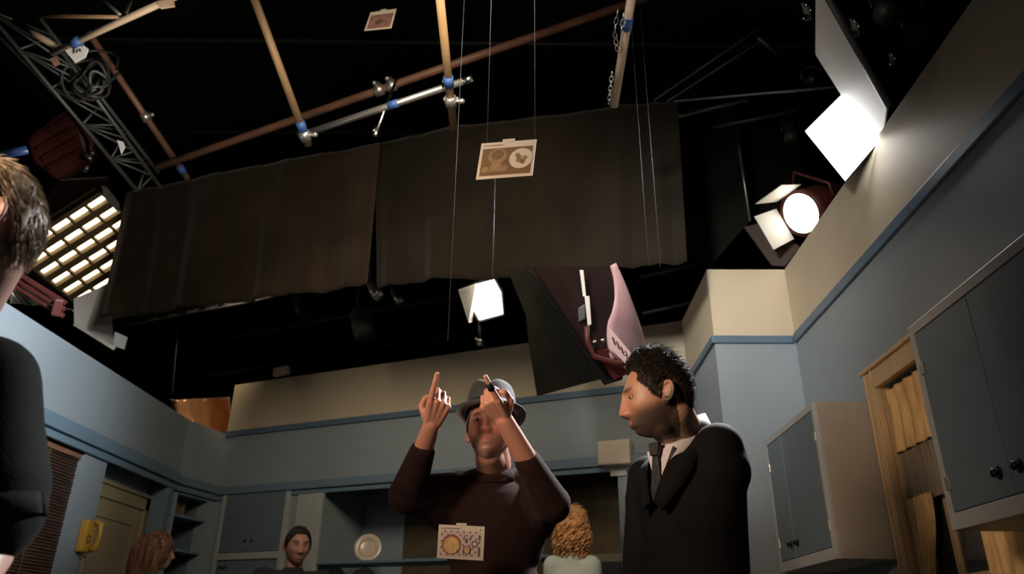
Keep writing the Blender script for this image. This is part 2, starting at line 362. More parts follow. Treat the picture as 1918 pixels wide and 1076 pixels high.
# chamfered corner wall with book niche
C0=L1.copy(); C1=BL.copy(); cdv=(C1-C0); cl=cdv.length; cdv.normalize(); cn=Vector((cdv.y,-cdv.x,0)); cn=cn if cn.dot(Vector((0,-1,0)))>0 else -cn
def cw(px,py): return onPl(px,py,C0,cn)
n0=cw(334,925); n0.z=0; n1=cw(393,925); n1.z=0
mb=MB(); seg(mb,C0,C1,ZB-.0,ZT,.1,-cn); seg(mb,C0,n0,0,ZB,.1,-cn); seg(mb,n1,C1,0,ZB,.1,-cn); seg(mb,n0,n1,0,.9,.1,-cn)
struct(mb.build('wall_corner','blue'))
mb=MB(); seg(mb,n0-cn*.34,n1-cn*.34,.9,ZB,.02,-cn,0); seg(mb,n0-cdv*.015-cn*.1,n0-cn*.1,.9,ZB,.26,-cn,0); seg(mb,n1-cn*.1,n1+cdv*.015-cn*.1,.9,ZB,.26,-cn,0); seg(mb,n0,n1,ZB-.11,ZB,.34,-cn,1)
struct(mb.build('wall_niche',['door_blue','bluetrim2']))
szs=[cw(355,968).z,cw(348,1031).z]
for z,la in zip(szs,('upper blue shelf in the corner book niche','lower blue shelf in the corner book niche, behind the long-haired woman')):
    mb=MB(); seg(mb,n0-cn*.0,n1-cn*.0,z-.022,z,.33,-cn); tag(mb.build('niche_shelf','bluetrim2',bevel=.002),la,'shelf')
bks=['book','book','book2','book','book3','book2','book']
for i in range(7):
    p=n0+cdv*(.03+i*.035)-cn*(.12+.01*(i%3)); hgt=.19+.02*((i*5)%3)
    mb=MB(); seg(mb,p,p+cdv*.03,szs[0],szs[0]+hgt,.16,-cn,0); seg(mb,p+cdv*.003-cn*.004,p+cdv*.027-cn*.004,szs[0]+.002,szs[0]+hgt+.001,.15,-cn,1)
    tag(mb.build('book',[bks[i],'cardc'],bevel=.002),'dim upright book on the upper shelf of the corner niche','book','books in the corner niche')
p=n0+cdv*.16-cn*.17; mb=MB(); pr=[(.0,0),(.03,0),(.05,.02),(.055,.05),(.045,.07),(.048,.075),(.04,.07),(.045,.05),(.03,.01),(0,.01)]
vs=[Vector((p.x+r*math.cos(a*math.pi/12),p.y+r*math.sin(a*math.pi/12),szs[1]+h)) for r,h in pr for a in range(24)]
fs=[(i*24+k,i*24+(k+1)%24,(i+1)*24+(k+1)%24,(i+1)*24+k) for i in range(len(pr)-1) for k in range(24)]
mb.add(vs,fs,0,True); tag(mb.build('bowl','rose'),'small dull red bowl on the lower shelf of the corner niche','bowl')
# left trims
struct(MB().box((XL-.075,yb1-.02,.9),(XL+.004,yb1+.004,ZB-.09)).build('trim_12','blue'))
mb=MB()
mb.box((XL,-1.2,ZB-.04),(XL+.05,L1.y,ZB+.03)); mb.box((XL,-1.2,ZB-.09),(XL+.025,L1.y,ZB-.04)); mb.box((XL,-1.2,ZB+.03),(XL+.02,L1.y,ZB+.06))
struct(mb.build('trim_8','bluetrim2',bevel=.006))
mb=MB(); seg(mb,C0+cn*.05,C1+cn*.05,ZB-.04,ZB+.03,.05,-cn); seg(mb,C0+cn*.025,C1+cn*.025,ZB-.09,ZB-.04,.025,-cn); struct(mb.build('trim_9','bluetrim2',bevel=.006))
mb=MB(); mb.box((XL-.1,yj-.03,0),(XL+.02,yj+.0,ZB-.09)); mb.box((XL-.02,yj,0),(XL+.02,yj+.07,ZB-.09)); struct(mb.build('trim_10','bluetrim2',bevel=.004))
mb=MB(); mb.box((XL-.12,yp1-.0,ZB-.05),(XL+.0,yj-.03,ZB)); struct(mb.build('trim_11','bluetrim2',bevel=.004))
# window with bamboo blind
e=empty('window_1',(XL-.1,(yb0+yb1)/2,.9),'window covered by a blind on the left wall','window'); e['kind']='structure'
mb=MB(); mb.box((XL-.13,yb0,.9),(XL-.11,yb1,ZB)); mb.build('pane','glass',e)
mb=MB(); mb.box((XL-.1,yb0,.86),(XL+.03,yb1,.9)); mb.build('window_sill','bluetrim2',e)
e=empty('bamboo_blind',(XL-.05,(yb0+yb1)/2,.95),'dark brown woven bamboo blind lowered over the left wall window','blind')
mb=MB(); N=62
for i in range(N):
    z=.95+i*(ZB-.1-.95)/N; mb.tube([(XL-.045+.004*math.sin(i*1.7),yb0+.02,z),(XL-.045+.002*math.cos(i*2.3),yb1-.004,z)],.0105,6)
mb.build('slats','blind',e)
for yy in (yb1-.35,yb1-1.0):
    MB().box((XL-.032,yy-.008,.95),(XL-.028,yy+.008,ZB-.1)).build('tape','phonedk',e)
MB().box((XL-.07,yb0+.01,ZB-.13),(XL-.02,yb1-.01,ZB-.09)).build('head_rail','blind',e)
# yellow wall phone
pc=onX(153,1005,XL); 
e=empty('wall_phone',(XL,pc.y,pc.z-.1),'mustard yellow wall telephone with its handset on the pale blue pillar','telephone')
pz0=pc.z-.10; pz1=pc.z+.10
MB().box((XL,pc.y-.05,pz0),(XL+.055,pc.y+.05,pz1)).build('body','phone',e,bevel=.012)
mb=MB(); mb.tube([(XL+.055,pc.y+.03,pz0+.02),(XL+.09,pc.y+.035,pz0+.03),(XL+.10,pc.y+.035,pc.z),(XL+.09,pc.y+.035,pz1-.02),(XL+.055,pc.y+.03,pz1-.01)],[.02,.02,.012,.02,.02],10); hs=mb.build('handset','phone',e)
mb=MB(); mb.tube([(XL+.056,pc.y-.015+.022*math.cos(a*math.pi/12),pc.z-.02+.022*math.sin(a*math.pi/12)) for a in range(25)],.004,6,cap=False); mb.build('dial','phonedk',e)
mb=MB(); mb.tube([(XL+.03+.01*math.sin(i*1.1),pc.y+.02+.008*math.cos(i*1.1)-.0006*i,pz0-.006*i) for i in range(60)],.003,6); mb.build('coiled_cord','phone',e)
# --- right wall: window, curtains, cabinets
e=empty('window_2',(XR+.05,(WY0+WY1)/2,WZ0),'tan wooden sash window between the two blue wall cabinets','window'); e['kind']='structure'
mb=MB(); f_=.085
mb.box((XR-.03,WY1,WZ0-f_),(XR,WY1+f_,WZ1+f_)); mb.box((XR-.03,WY0-f_,WZ0-f_),(XR,WY0,WZ1+f_)); mb.box((XR-.03,WY0,WZ1),(XR,WY1,WZ1+f_)); mb.box((XR-.03,WY0,WZ0-f_),(XR,WY1,WZ0)); mb.box((XR-.045,WY0-.1,WZ1+f_),(XR,WY1+.1,WZ1+f_+.02))
mb.box((XR-.038,WY1+f_-.02,WZ0-f_),(XR-.03,WY1+f_,WZ1+f_)); mb.box((XR-.038,WY1,WZ0-f_),(XR-.03,WY1+.015,WZ1+f_))
mb.build('window_frame','winwood',e,bevel=.004)
mb=MB(); X0=XR+.06
for yy in (WY0,WY1-.04,onX(1792,1040,X0).y-.02): mb.box((X0,yy,WZ0),(X0+.03,yy+.04,WZ1))
for zz in (WZ0,onX(1860,1072,X0).z-.02,onX(1745,892,X0).z-.015,WZ1-.04): mb.box((X0,WY0,zz),(X0+.03,WY1,zz+.028))
mb.build('sash','winwood',e,bevel=.002)
MB().box((X0+.012,WY0,WZ0),(X0+.018,WY1,WZ1)).build('pane','glass',e)
MB().box((XR+.0,WY1-.001,WZ0),(XR+.1,WY1+.0,WZ1)).build('reveal','winwood',e)
S('wall_window_backing',(XR+.35,WY0-.6,.7),(XR+.38,WY1+.8,2.6),'night')
def drape(name,y0,y1,z0,z1,amp,nf,x,m,la,ta=None,gr=None,cat='curtain',parent=None):
    rows=[]
    for i in range(26):
        v=i/25; row=[]
        for j in range(90):
            u=j/89; a0,a1=(y0,y1) if ta is None else ta(v,y0,y1)
            row.append(Vector((x+amp*math.sin(u*nf*2*math.pi+.6*math.sin(v*3))*(1+.3*math.sin(5*u+v)),a0+(a1-a0)*u+.004*math.sin(9*u+6*v),z1+(z0-z1)*v)))
        rows.append(row)
    vs,fs=sheet(rows); mb=MB(); mb.add(vs,fs,0,True); o=mb.build(name,m,parent,solid=.003)
    if parent is None: tag(o,la,cat,gr)
    return o
drape('valance_curtain',WY0+.02,WY1-.01,1.80,WZ1-.02,.010,12,XR+.012,'curtain','gathered gold valance curtain across the top of the right wall window')
MB().tube([(XR+.03,WY0+.0,WZ1-.012),(XR+.03,WY1,WZ1-.012)],.006,8).build('curtain_rod','curtdark')
bpy.data.objects['curtain_rod']['label']='thin dark rod above the gold valance in the right wall window'; bpy.data.objects['curtain_rod']['category']='curtain rod'
def tieb(v,a,b):
    k=math.exp(-((v-.55)/.28)**2); return (a+(b-a)*.55*k,b) 
drape('side_curtain',WY1-.22,WY1-.006,WZ0,1.60,.010,6,XR+.012,'curtain','gold side curtain drawn to the far edge of the right wall window',tieb)
drape('side_curtain',WY0+.02,2.90,WZ0,1.60,.012,8,XR+.014,'curtain','gold side curtain seen below the large near blue cabinet')
drape('net_curtain',WY1-.33,WY1-.008,1.58,1.81,.006,9,XR+.026,'net','sheer grey curtain panel behind the gold valance of the right wall window')
MB().tube([(XR+.040,WY0,1.597),(XR+.040,WY1,1.597)],.005,8).build('cafe_rod','winwood')
bpy.data.objects['cafe_rod']['label']='thin wooden rod at mid height of the right wall window'; bpy.data.objects['cafe_rod']['category']='curtain rod'
def wall_cab(y0,y1,z0,z1,la,xf=1.32,split=None,kn=None):
    e=empty('wall_cabinet',(XR,(y0+y1)/2,z0),la,'cabinet'); b=.05
    mb=MB(); mb.box((xf+.02,y0,z0),(XR-.001,y1,z1)); mb.build('body','cabside',e,bevel=.003)
    mb=MB(); mb.box((xf,y0,z0),(xf+.02,y0+b*.6,z1)); mb.box((xf,y1-b*.6,z0),(xf+.02,y1,z1)); mb.box((xf,y0+b*.6,z1-b*.7),(xf+.02,y1-b*.6,z1)); mb.box((xf,y0+b*.6,z0),(xf+.02,y1-b*.6,z0+b))
    mb.build('frame','frame',e,bevel=.002)
    ym=split if split else (y0+y1)/2
    for s,(a,c) in enumerate(((y0+b*.6+.003,ym-.0015),(ym+.0015,y1-b*.6-.003))):
        d=MB().box((xf+.002,a,z0+b+.003),(xf+.02,c,z1-b*.7-.003)).build('door','door_blue',e,bevel=.002)
        ky=(ym-.05) if s==0 else (ym+.05); kz=kn
        if kz:
            k=MB(); k.tube([(xf+.004,ky,kz),(xf-.012,ky,kz)],[.006,.004],8); k.ell((xf-.016,ky,kz),(.007,.013,.013),n=8); k.ell((xf-.0,ky,kz),(.002,.016,.020),n=8); k.build('knob','knob',d)
        for hz_ in (z0+.14,z1-.16):
            hy=a+.001 if s==0 else c-.001
            h=MB(); h.box((xf-.004,hy-.018,hz_-.022),(xf+.002,hy+.010,hz_+.022)); h.build('hinge','hinge',d,bevel=.002)
wall_cab(3.50,4.30,1.37,2.065,'smaller blue-doored wall cabinet with beige end, behind the suited man to the right',split=4.02,kn=onX(1494,1017,1.32).z)
z2=onX(1862,887,1.31); ym2=(onX(1862,887,1.31).y+onX(1905,873,1.31).y)/2
wall_cab(1.30,2.515,1.365,2.045,'large near blue-doored wall cabinet at the right edge, with pale lower rail',split=ym2,kn=z2.z)
# cream box on back wall
c=bw(1158,850); e=empty('wall_lamp_box',(c.x,c.y,c.z-.1),'small cream box-shaped wall lamp between the hat wearer and the suited man','wall lamp')
mb=MB(); a=bw(1128,845); b=bw(1188,845); a.z=0; b.z=0; zt=bw(1158,831).z; seg(mb,a+bn*.12,b+bn*.12,zt-.17,zt,.12,-bn); mb.build('shade','cardc',e,bevel=.012)
mb=MB(); seg(mb,a+bd*.06+bn*.02,b-bd*.06+bn*.02,zt-.23,zt-.16,.02,-bn); mb.build('bracket','hinge',e)
# ------------------------------------------------------------------ hanging drapes
def big_drape(name,top,bot,m,la,nf,amp,off,seed):
    # top / bot: lists of (px,py); plane parallel to the back wall through a point over the stage
    p0=Vector((0,4.15+off,0))
    T=[onPl(a,b,p0,bn) for a,b in top]; B=[onPl(a,b,p0,bn) for a,b in bot]
    def lerp(L,u):
        k=u*(len(L)-1); i=min(int(k),len(L)-2); return L[i].lerp(L[i+1],k-i)
    rows=[]; rnd=random.Random(seed); ph=[rnd.uniform(0,6) for _ in range(4)]
    for i in range(30):
        v=i/29; row=[]
        for j in range(140):
            u=j/139; p=lerp(T,u).lerp(lerp(B,u),v)
            d=amp*(math.sin(u*nf*6.28+ph[0]+.5*v)+.6*math.sin(u*nf*2.3*6.28+ph[1]+v)+.3*math.sin(u*nf*4.9*6.28+ph[2]-v))*(.35+.65*v)
            row.append(p+bn*d)
        rows.append(row)
    vs,fs=sheet(rows); mb=MB(); mb.add(vs,fs,0,True); o=mb.build(name,m,solid=.006); tag(o,la,'drape'); return o
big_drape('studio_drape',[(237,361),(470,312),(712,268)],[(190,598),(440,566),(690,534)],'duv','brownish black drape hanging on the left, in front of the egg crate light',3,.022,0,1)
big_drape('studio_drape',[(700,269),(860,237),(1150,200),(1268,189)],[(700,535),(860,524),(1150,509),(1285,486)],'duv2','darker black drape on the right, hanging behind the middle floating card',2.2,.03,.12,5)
# ------------------------------------------------------------------ pipes of the stage grid
def pipe(name,a,b,r,m,la,gr=None,clamps=(),caps=None,seg_=14,cat='pipe'):
    a=P(*a) if len(a)==3 and not isinstance(a,Vector) else a; b=P(*b) if not isinstance(b,Vector) else b
    if not clamps and not caps:
        o=MB().tube([a,b],r,seg_).build(name,m); return tag(o,la,cat,gr)
    e=empty(name,(a+b)/2,la,cat,gr); MB().tube([a,b],r,seg_).build('tube',m,e)
    t=(b-a).normalized()
    for (s,cm,kind) in clamps:
        c=a.lerp(b,s)
        if kind=='tape': MB().tube([c-t*.03,c+t*.03],r*1.22,12).build('tape','tape',e)
        else:
            mb=MB(); mb.tube([c-t*.03,c-t*.028,c+t*.028,c+t*.03],[r*1.1,r*1.5,r*1.5,r*1.1],12)
            sd=t.cross(Vector((0,0,1))); sd=sd.normalized() if sd.length>.1 else Vector((1,0,0)); up=sd.cross(t)
            mb.tube([c+sd*r*1.2,c+sd*r*2.6],.010,8); mb.ell(c+sd*r*2.8,(.016,.016,.016),n=6); mb.tube([c+up*r,c+up*r*2.8],.009,8); mb.beam(c-sd*r*1.8+up*r*.6,c+sd*r*1.8+up*r*.6,.02,.02)
            mb.build('clamp',cm,e)
    if caps:
        for c,mm in ((a,caps[0]),(b,caps[1])):
            if mm: 
                d=1 if c is b else -1
                MB().tube([c-t*.05*d,c+t*.004*d],r*1.08,14).build('end_cap',mm,e)
    return e
pipe('scaffold_pipe',(455,-60,3.7),(578,272,4.3),.021,'wood','tan pipe slanting down to the left drape, left of the small reddish card',clamps=((.88,'steel','tape'),(.94,'steel','clamp')))
pipe('scaffold_pipe',(818,-60,3.5),(850,242,4.2),.021,'wood','tan upright pipe right of the small reddish card, taped blue',clamps=((.665,'steel','tape'),(.80,'steel','clamp')))
pipe('scaffold_pipe',(1192,-60,3.3),(1150,198,3.9),.021,'woodlt','pale upright pipe with chains, nearest the bright panel light',clamps=((.36,'steel','tape'),))
pipe('scaffold_pipe',(296,313,5.2),(1260,-22,4.6),.026,'rust','long brown pipe running diagonally behind the three upright pipes',clamps=((.46,'steel','clamp'),(.485,'steel','clamp')))
pipe('scaffold_pipe',(560,255,4.5),(884,147,4.25),.020,'steel','grey metal pipe with a shiny open end, crossing the tan upright pipe',caps=(None,'chrome'),clamps=((.56,'steel','tape'),(.87,'chrome','clamp')))
pipe('steel_rod',(742,150,4.5),(704,250,4.3),.008,'chrome','short bright steel rod between the brown pipe and the drape edge',clamps=((.97,'chrome','clamp'),),cat='rod')
pipe('scaffold_pipe',(165,60,5.0),(352,335,5.6),.022,'rust','dark tan pipe slanting beside the truss at the upper left',clamps=((.93,'dsteel','tape'),(.55,'steel','clamp')))
pipe('timber_beam',(98,100,4.3),(350,-16,4.0),.022,'woodlt','pale timber beam crossing the upper left corner, label hanging under it',seg_=4,clamps=((.19,'dsteel','tape'),),cat='beam')
pipe('timber_beam',(28,40,4.5),(112,92,4.3),.02,'woodlt','short pale timber beam at the upper left corner',seg_=4,cat='beam')
pipe('timber_beam',(60,30,4.6),(222,32,4.5),.016,'wood','thin tan crosspiece behind the pale beams at the upper left',seg_=4,cat='beam')
pipe('steel_rod',(185,-8,4.4),(226,28,4.35),.010,'steel','thin grey brace above the long timber beam, upper left',cat='rod')
pipe('steel_rod',(248,-6,4.3),(236,24,4.2),.010,'steel','second thin grey brace above the long timber beam, leaning the other way',cat='rod')
# chains hanging beside the pale pipe
def chain(pts,la):
    mb=MB(); pts=[P(*p) for p in pts]; 
    L=[(pts[i],pts[i+1]) for i in range(len(pts)-1)]
    for a,b in L:
        n=max(2,int((b-a).length/.030)); t=(b-a).normalized()
        for k in range(n):
            c=a.lerp(b,(k+.5)/n); s=Vector((1,0,0)) if k%2 else Vector((0,1,0)); s=(s-t*s.dot(t)).normalized()
            mb.tube([c+t*.019*math.cos(q*math.pi/5)+s*.009*math.sin(q*math.pi/5) for q in range(11)],.0034,5,cap=False)
    return tag(mb.build('hanging_chain','chrome'),la,'chain','chains on the pale pipe')
chain([(1157,18,3.42),(1151,60,3.5),(1156,97,3.6)],'longer bright chain looped to the left of the pale pipe')
chain([(1168,24,3.42),(1163,62,3.5)],'short bright chain strand closest to the pale pipe')
chain([(1146,135,3.7),(1140,195,3.88)],'pale chain tail beside the lower end of the pale pipe')
# truss at the upper left
def truss(A0,A1,B0,B1,n,r,m,la,depth=.25):
    A0,A1,B0,B1=[P(*p) for p in (A0,A1,B0,B1)]
    e=empty('lighting_truss',(A0+A1)/2,la,'truss'); 
    off=(A1-A0).cross(B0-A0).normalized()*depth
    if off.z<0: off=-off
    for a,b in ((A0,A1),(B0,B1),((A0+B0)/2+off,(A1+B1)/2+off)): MB().tube([a,b],r,8).build('chord',m,e)
    mb=MB()
    for i in range(n):
        u0=i/n; u1=(i+.5)/n; u2=(i+1)/n
        a0=A0.lerp(A1,u0); b=B0.lerp(B1,u1); a1=A0.lerp(A1,u2); c=((A0+B0)/2+off).lerp((A1+B1)/2+off,u1)
        mb.tube([a0,b],r*.6,6); mb.tube([b,a1],r*.6,6); mb.tube([a0,c],r*.6,6); mb.tube([c,a1],r*.6,6); mb.tube([a0,B0.lerp(B1,u0)],r*.6,6)
    mb.build('lacing',m,e); return e
truss((-30,15,4.6),(258,358,5.4),(118,100,4.8),(302,352,5.5),5,.013,'dsteel','grey steel lattice truss at the upper left behind the red light fixture')
truss((195,620,7.0),(520,556,6.8),(200,600,7.0),(520,540,6.8),9,.014,'blackm','dark lattice truss just below the left drape',.2)
rg=[((235,668,8.2),(1010,528,7.2),'dim rear grid pipe just under the centre lamp line'),((300,722,7.9),(1000,600,7.2),'dark pipe running just above the cream back wall'),
 ((1205,588,6.2),(1330,560,5.9),'short dim pipe right of the pink-backed fixture'),((1200,520,6.8),(1420,470,6.5),'dim pipe below the right end of the dark drape'),
 ((1225,188,5.6),(1420,55,5.2),'thin dark line of pipe rising to the upper right of the drape'),((1250,190,5.6),(1436,70,5.2),'lower thin dark pipe rising to the upper right of the drape'),
 ((1262,190,4.3),(1690,152,3.9),'thin dark cable pipe passing in front of the white reflector board'),((1268,218,5.2),(1400,188,5.0),'dim reddish-grey pipe right of the drape'),
 ((1330,240,5.4),(1490,208,5.2),'dim grey pipe above the black flags on the right'),((1420,70,5.0),(1462,106,5.1),'short bright diagonal rod left of the white board'),
 ((335,600,7.6),(322,740,7.4),'thin upright rod above the copper reflectors'),((0,70,5.5),(190,270,6.2),'thin outer pipe beyond the truss at the far upper left')]
for i,(a,b,la) in enumerate(rg): pipe('grid_pipe',a,b,(.018,.022,.02,.02,.008,.008,.007,.014,.014,.012,.008,.012)[i],'dsteel' if i not in (1,) else 'blackm',la,'dim grid pipes')
for i,(y,z) in enumerate(((2.0,7.4),(3.6,7.4),(5.2,7.4),(6.8,7.4),(8.6,7.4))):
    pipe('ceiling_pipe',Vector((-8.5,y,z)),Vector((8.5,y+.4,z)),.03,'dsteel','dark ceiling grid pipe, %s row from the camera'%('first second third fourth fifth'.split()[i]),'ceiling grid pipes')
# pale block on the pipe over the back wall
mb=MB(); a=P(514,699,6.9); b=P(541,693,6.85); mb.beam(a,b,.05,.075); tag(mb.build('timber_block','woodlt',bevel=.004),'small pale timber block on the pipe above the cream back wall','block')
# paper label and cables, upper left
def quad_plane(pts,t,n):
    c=np.mean(np.array(pts),0); c0=P(c[0],c[1],t); return [onPl(x,y,c0,n) for x,y in pts]
q=quad_plane([(122,95),(150,80),(166,92),(160,108),(141,118)],4.25,(-.1,-1,-.3))
e=empty('paper_tag',q[0],'white crumpled paper tag hanging under the timber beam, upper left','tag')
MB().slab(q,.003).build('sheet','paper',e)
rn=random.Random(4); mb=MB(); cc=(q[0]+q[2])/2; ux=(q[2]-q[0]).normalized(); uy=(q[1]-q[4]).normalized()
for _ in range(9):
    p=cc+ux*rn.uniform(-.02,.035)+uy*rn.uniform(-.02,.03)+Vector((0,-.006,-.002)); mb.tube([p,p+ux*rn.uniform(-.012,.012)+uy*rn.uniform(-.012,.012),p+uy*.012],.0022,5)
mb.build('scribble','cord',e)
for k in range(6):
    c=P(168+rn.uniform(-14,16),150+rn.uniform(-16,18),4.7+.05*k); r0=.05+.02*k
    mb=MB(); mb.tube([c+Vector((r0*math.cos(a*math.pi/14),.03*math.sin(a*.5+k),r0*1.3*math.sin(a*math.pi/14))) for a in range(29)],.009,6,cap=False)
    tag(mb.build('cable_coil','cord' if k%2 else 'dsteel'),'coil of dark cable hung on the truss at the upper left','cable','cable coils on the truss')
q=quad_plane([(295,2),(323,-2),(325,10),(299,14)],4.0,(0,-1,-.3)); tag(MB().slab(q,.02).build('wood_wedge','woodlt'),'pale wooden wedge at the top of the timber beam','wedge')
q=quad_plane([(93,110),(104,106),(110,117),(100,122)],4.3,(0,-1,-.3)); tag(MB().slab(q,.02).build('wood_wedge','rose'),'small pinkish wooden wedge under the left end of the timber beam','wedge')
q=quad_plane([(219,262),(231,266),(234,276),(227,289),(223,275)],4.9,(0,-1,-.2)); tag(MB().slab(q,.006).build('tape_scrap','paper'),'scrap of white tape dangling from the truss','tape')
# ------------------------------------------------------------------ egg crate soft light (left)
n_=Vector((.62,-.42,-.66)).normalized()
def fit_quad(pts,t,n):
    A,B,C_,D=quad_plane(pts,t,n)
    return A,B,C_,D
A_,B_,C_,D_=fit_quad([(186,360),(18,468),(150,574),(318,472)],6.9,n_)
nn=(B_-A_).cross(D_-A_).normalized(); nn=nn if nn.dot(Vector(CP)-A_)>0 else -nn
def bl(u,v,dd=0): return A_.lerp(B_,u).lerp(D_.lerp(C_,u),v)+nn*dd
e=empty('egg_crate_light',bl(.5,.5,-.3),'big warm soft light with a brown egg crate grid, at the left','studio light')
m0=MB(); m0.slab([bl(0,0,-.05),bl(1,0,-.05),bl(1,1,-.05),bl(0,1,-.05)],.01,-nn); m0.build('diffuser','lampcrate',e)
mb=MB(); NU,NV=5,6
for i in range(NU+1):
    u=i/NU; hw=.020 if 0<i<NU else .02
    mb.box8([bl(u-hw,0,-.045),bl(u+hw,0,-.045),bl(u+hw,1,-.045),bl(u-hw,1,-.045),bl(u-hw*.6,0,.015),bl(u+hw*.6,0,.015),bl(u+hw*.6,1,.015),bl(u-hw*.6,1,.015)])
for j in range(NV+1):
    v=j/NV; hw=.046
    mb.box8([bl(0,v-hw,-.045),bl(1,v-hw,-.045),bl(1,v+hw,-.045),bl(0,v+hw,-.045),bl(0,v-hw*.8,.02),bl(1,v-hw*.8,.02),bl(1,v+hw*.8,.02),bl(0,v+hw*.8,.02)])
mb.build('egg_crate','crate',e)
mb=MB(); o_=.05
ring=[bl(-o_,-o_,.02),bl(1+o_,-o_,.02),bl(1+o_,1+o_,.02),bl(-o_,1+o_,.02)]; back=[bl(.08,.08,-.30),bl(.92,.08,-.30),bl(.92,.92,-.30),bl(.08,.92,-.30)]
inn=[bl(-.01,-.01,.02),bl(1.01,-.01,.02),bl(1.01,1.01,.02),bl(-.01,1.01,.02)]; inb=[bl(-.01,-.01,-.07),bl(1.01,-.01,-.07),bl(1.01,1.01,-.07),bl(-.01,1.01,-.07)]
mb.add(ring+back+inn+inb,[(i,(i+1)%4,4+(i+1)%4,4+i) for i in range(4)]+[(4,5,6,7)]+[(i,(i+1)%4,8+(i+1)%4,8+i) for i in range(4)]+[(8+i,8+(i+1)%4,12+(i+1)%4,12+i) for i in range(4)])
mb.build('hood','black',e)
# burgundy lamp head behind the bank
def P3(pts,t,n): return quad_plane(pts,t,n)
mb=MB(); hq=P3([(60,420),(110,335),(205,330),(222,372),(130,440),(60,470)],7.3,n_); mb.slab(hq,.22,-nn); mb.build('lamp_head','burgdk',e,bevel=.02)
mb=MB(); hq=P3([(188,345),(200,350),(222,378),(226,396),(215,392),(192,366)],6.8,n_); mb.slab(hq,.03,nn); mb.build('side_bracket','steel',e,bevel=.004)
# burgundy fixture above
e=empty('red_studio_lamp',P(110,260,6.3),'dark red ribbed studio lamp housing above the egg crate light','studio light')
fn=Vector((.2,-.8,-.5)).normalized()
mb=MB(); hq=P3([(48,258),(120,205),(150,232),(170,300),(104,338),(62,305)],6.2,fn); mb.slab(hq,.25,-fn); mb.build('housing','burg',e,bevel=.03)
for k in range(4):
    mb=MB(); a=P(58+k*10,264+k*17,6.15); b=P(128+k*9,220+k*20,6.15); mb.beam(a,b,.035,.03); mb.build('cooling_rib','burg',e,bevel=.008)
mb=MB(); mb.tube([P(92,183,6.2),P(122,196,6.15),P(150,232,6.1),P(172,268,6.1),P(168,300,6.1)],.018,8); mb.build('yoke','burg',e)
mb=MB(); mb.tube([P(160,290,6.0),P(172,300,6.0)],.02,8); mb.tube([P(166,310,6.0),P(158,322,6.0)],.018,8); mb.ell(P(173,287,6),(.02,.02,.02),n=6); mb.build('tilt_knob','steel',e)
# red stand arm under the bank
e=empty('red_light_rail',P(80,545,4.6),'ribbed reddish metal rail sloping below the egg crate light','rail')
for k in range(3):
    mb=MB(); mb.beam(P(-15,482+k*13,4.7),P(122-k*2,568+k*12,4.5),.03,.03); mb.build('bar','burg',e,bevel=.006)
mb=MB(); mb.beam(P(112,560,4.48),P(104,592,4.48),.05,.05); mb.build('end_block','burg',e,bevel=.01)
# crumpled black foil between rail and wall
mb=MB(); rows=[]
for i in range(14):
    row=[]
    for j in range(26):
        u=j/25; v=i/13; p=P(-30+150*u+12*v,505+62*u+46*v-20*u*v,5.1); row.append(p+Vector(noise.noise_vector(p*9))*.09)
    rows.append(row)
vs,fs=sheet(rows); mb.add(vs,fs,0,False); tag(mb.build('crumpled_foil',mat('black_foil',(.09,.075,.055),.35,metal=.6)),'crumpled dark foil above the left wall, under the red rail','foil')
# white bounce board
q=P3([(138,560),(212,528),(209,600),(215,655),(139,608)],6.35,(.35,-.9,-.3))
e=empty('bounce_board',q[4],'white bounce board standing on the left wall top, beside the drape corner','reflector'); MB().slab(q,.012).build('board','white',e)
mb=MB(); mb.beam(q[4],q[3],.03,.03); mb.build('edge_rail','steel',e)
q=P3([(215,622),(238,632),(232,655),(212,648)],5.5,(.2,-.9,-.3)); tag(MB().slab(q,.02).build('grey_card','frame'),'small dim grey card right of the white bounce board','card')
# blue tube at left edge
pipe('blue_tube',(-25,297,1.9),(51,281,1.95),.0105,mat('blue_plastic',(.07,.16,.42),.35),'blue plastic tube entering from the left edge above the blond head',cat='tube')
# ------------------------------------------------------------------ bright panel light with white flap (right)
pn=(Vector((.1,1.6,1.6))-P(1580,255,3.6)).normalized()
q=P3([(1578,176),(1508,246),(1583,339),(1648,262)],3.6,pn)
e=empty('panel_light',sum(q,Vector())/4,'blinding square white panel light above the right wall','studio light')
MB().slab(q,.01,-pn).build('lit_panel','lamppanel',e)
c=sum(q,Vector())/4; q2_=[c+(x-c)*1.04-pn*.012 for x in q]; MB().slab(q2_,.10,-pn).build('housing','blackm',e,bevel=.01)
hA,hB=q[0],q[3]     # hinge along the panel's upper right edge
far=onPl(1664,198,c,pn); far=Vector(CP)+(far-Vector(CP))*.90
nf=(hB-hA).cross(far-hB).normalized()
fl=[onPl(x,y,hA,nf) for x,y in ((1531,-25),(1530,100),(1636,268),(1659,236),(1664,198),(1540,-25))]
e=empty('reflector_flap',fl[2],'long white reflector flap rising from the panel light, upper right','reflector')
MB().slab(fl,.008).build('board','white',e); mb=MB(); mb.tube([fl[1],fl[2]],.008,8); mb.tube([fl[4],fl[5]],.014,8); mb.build('edge_rail','dsteel',e)
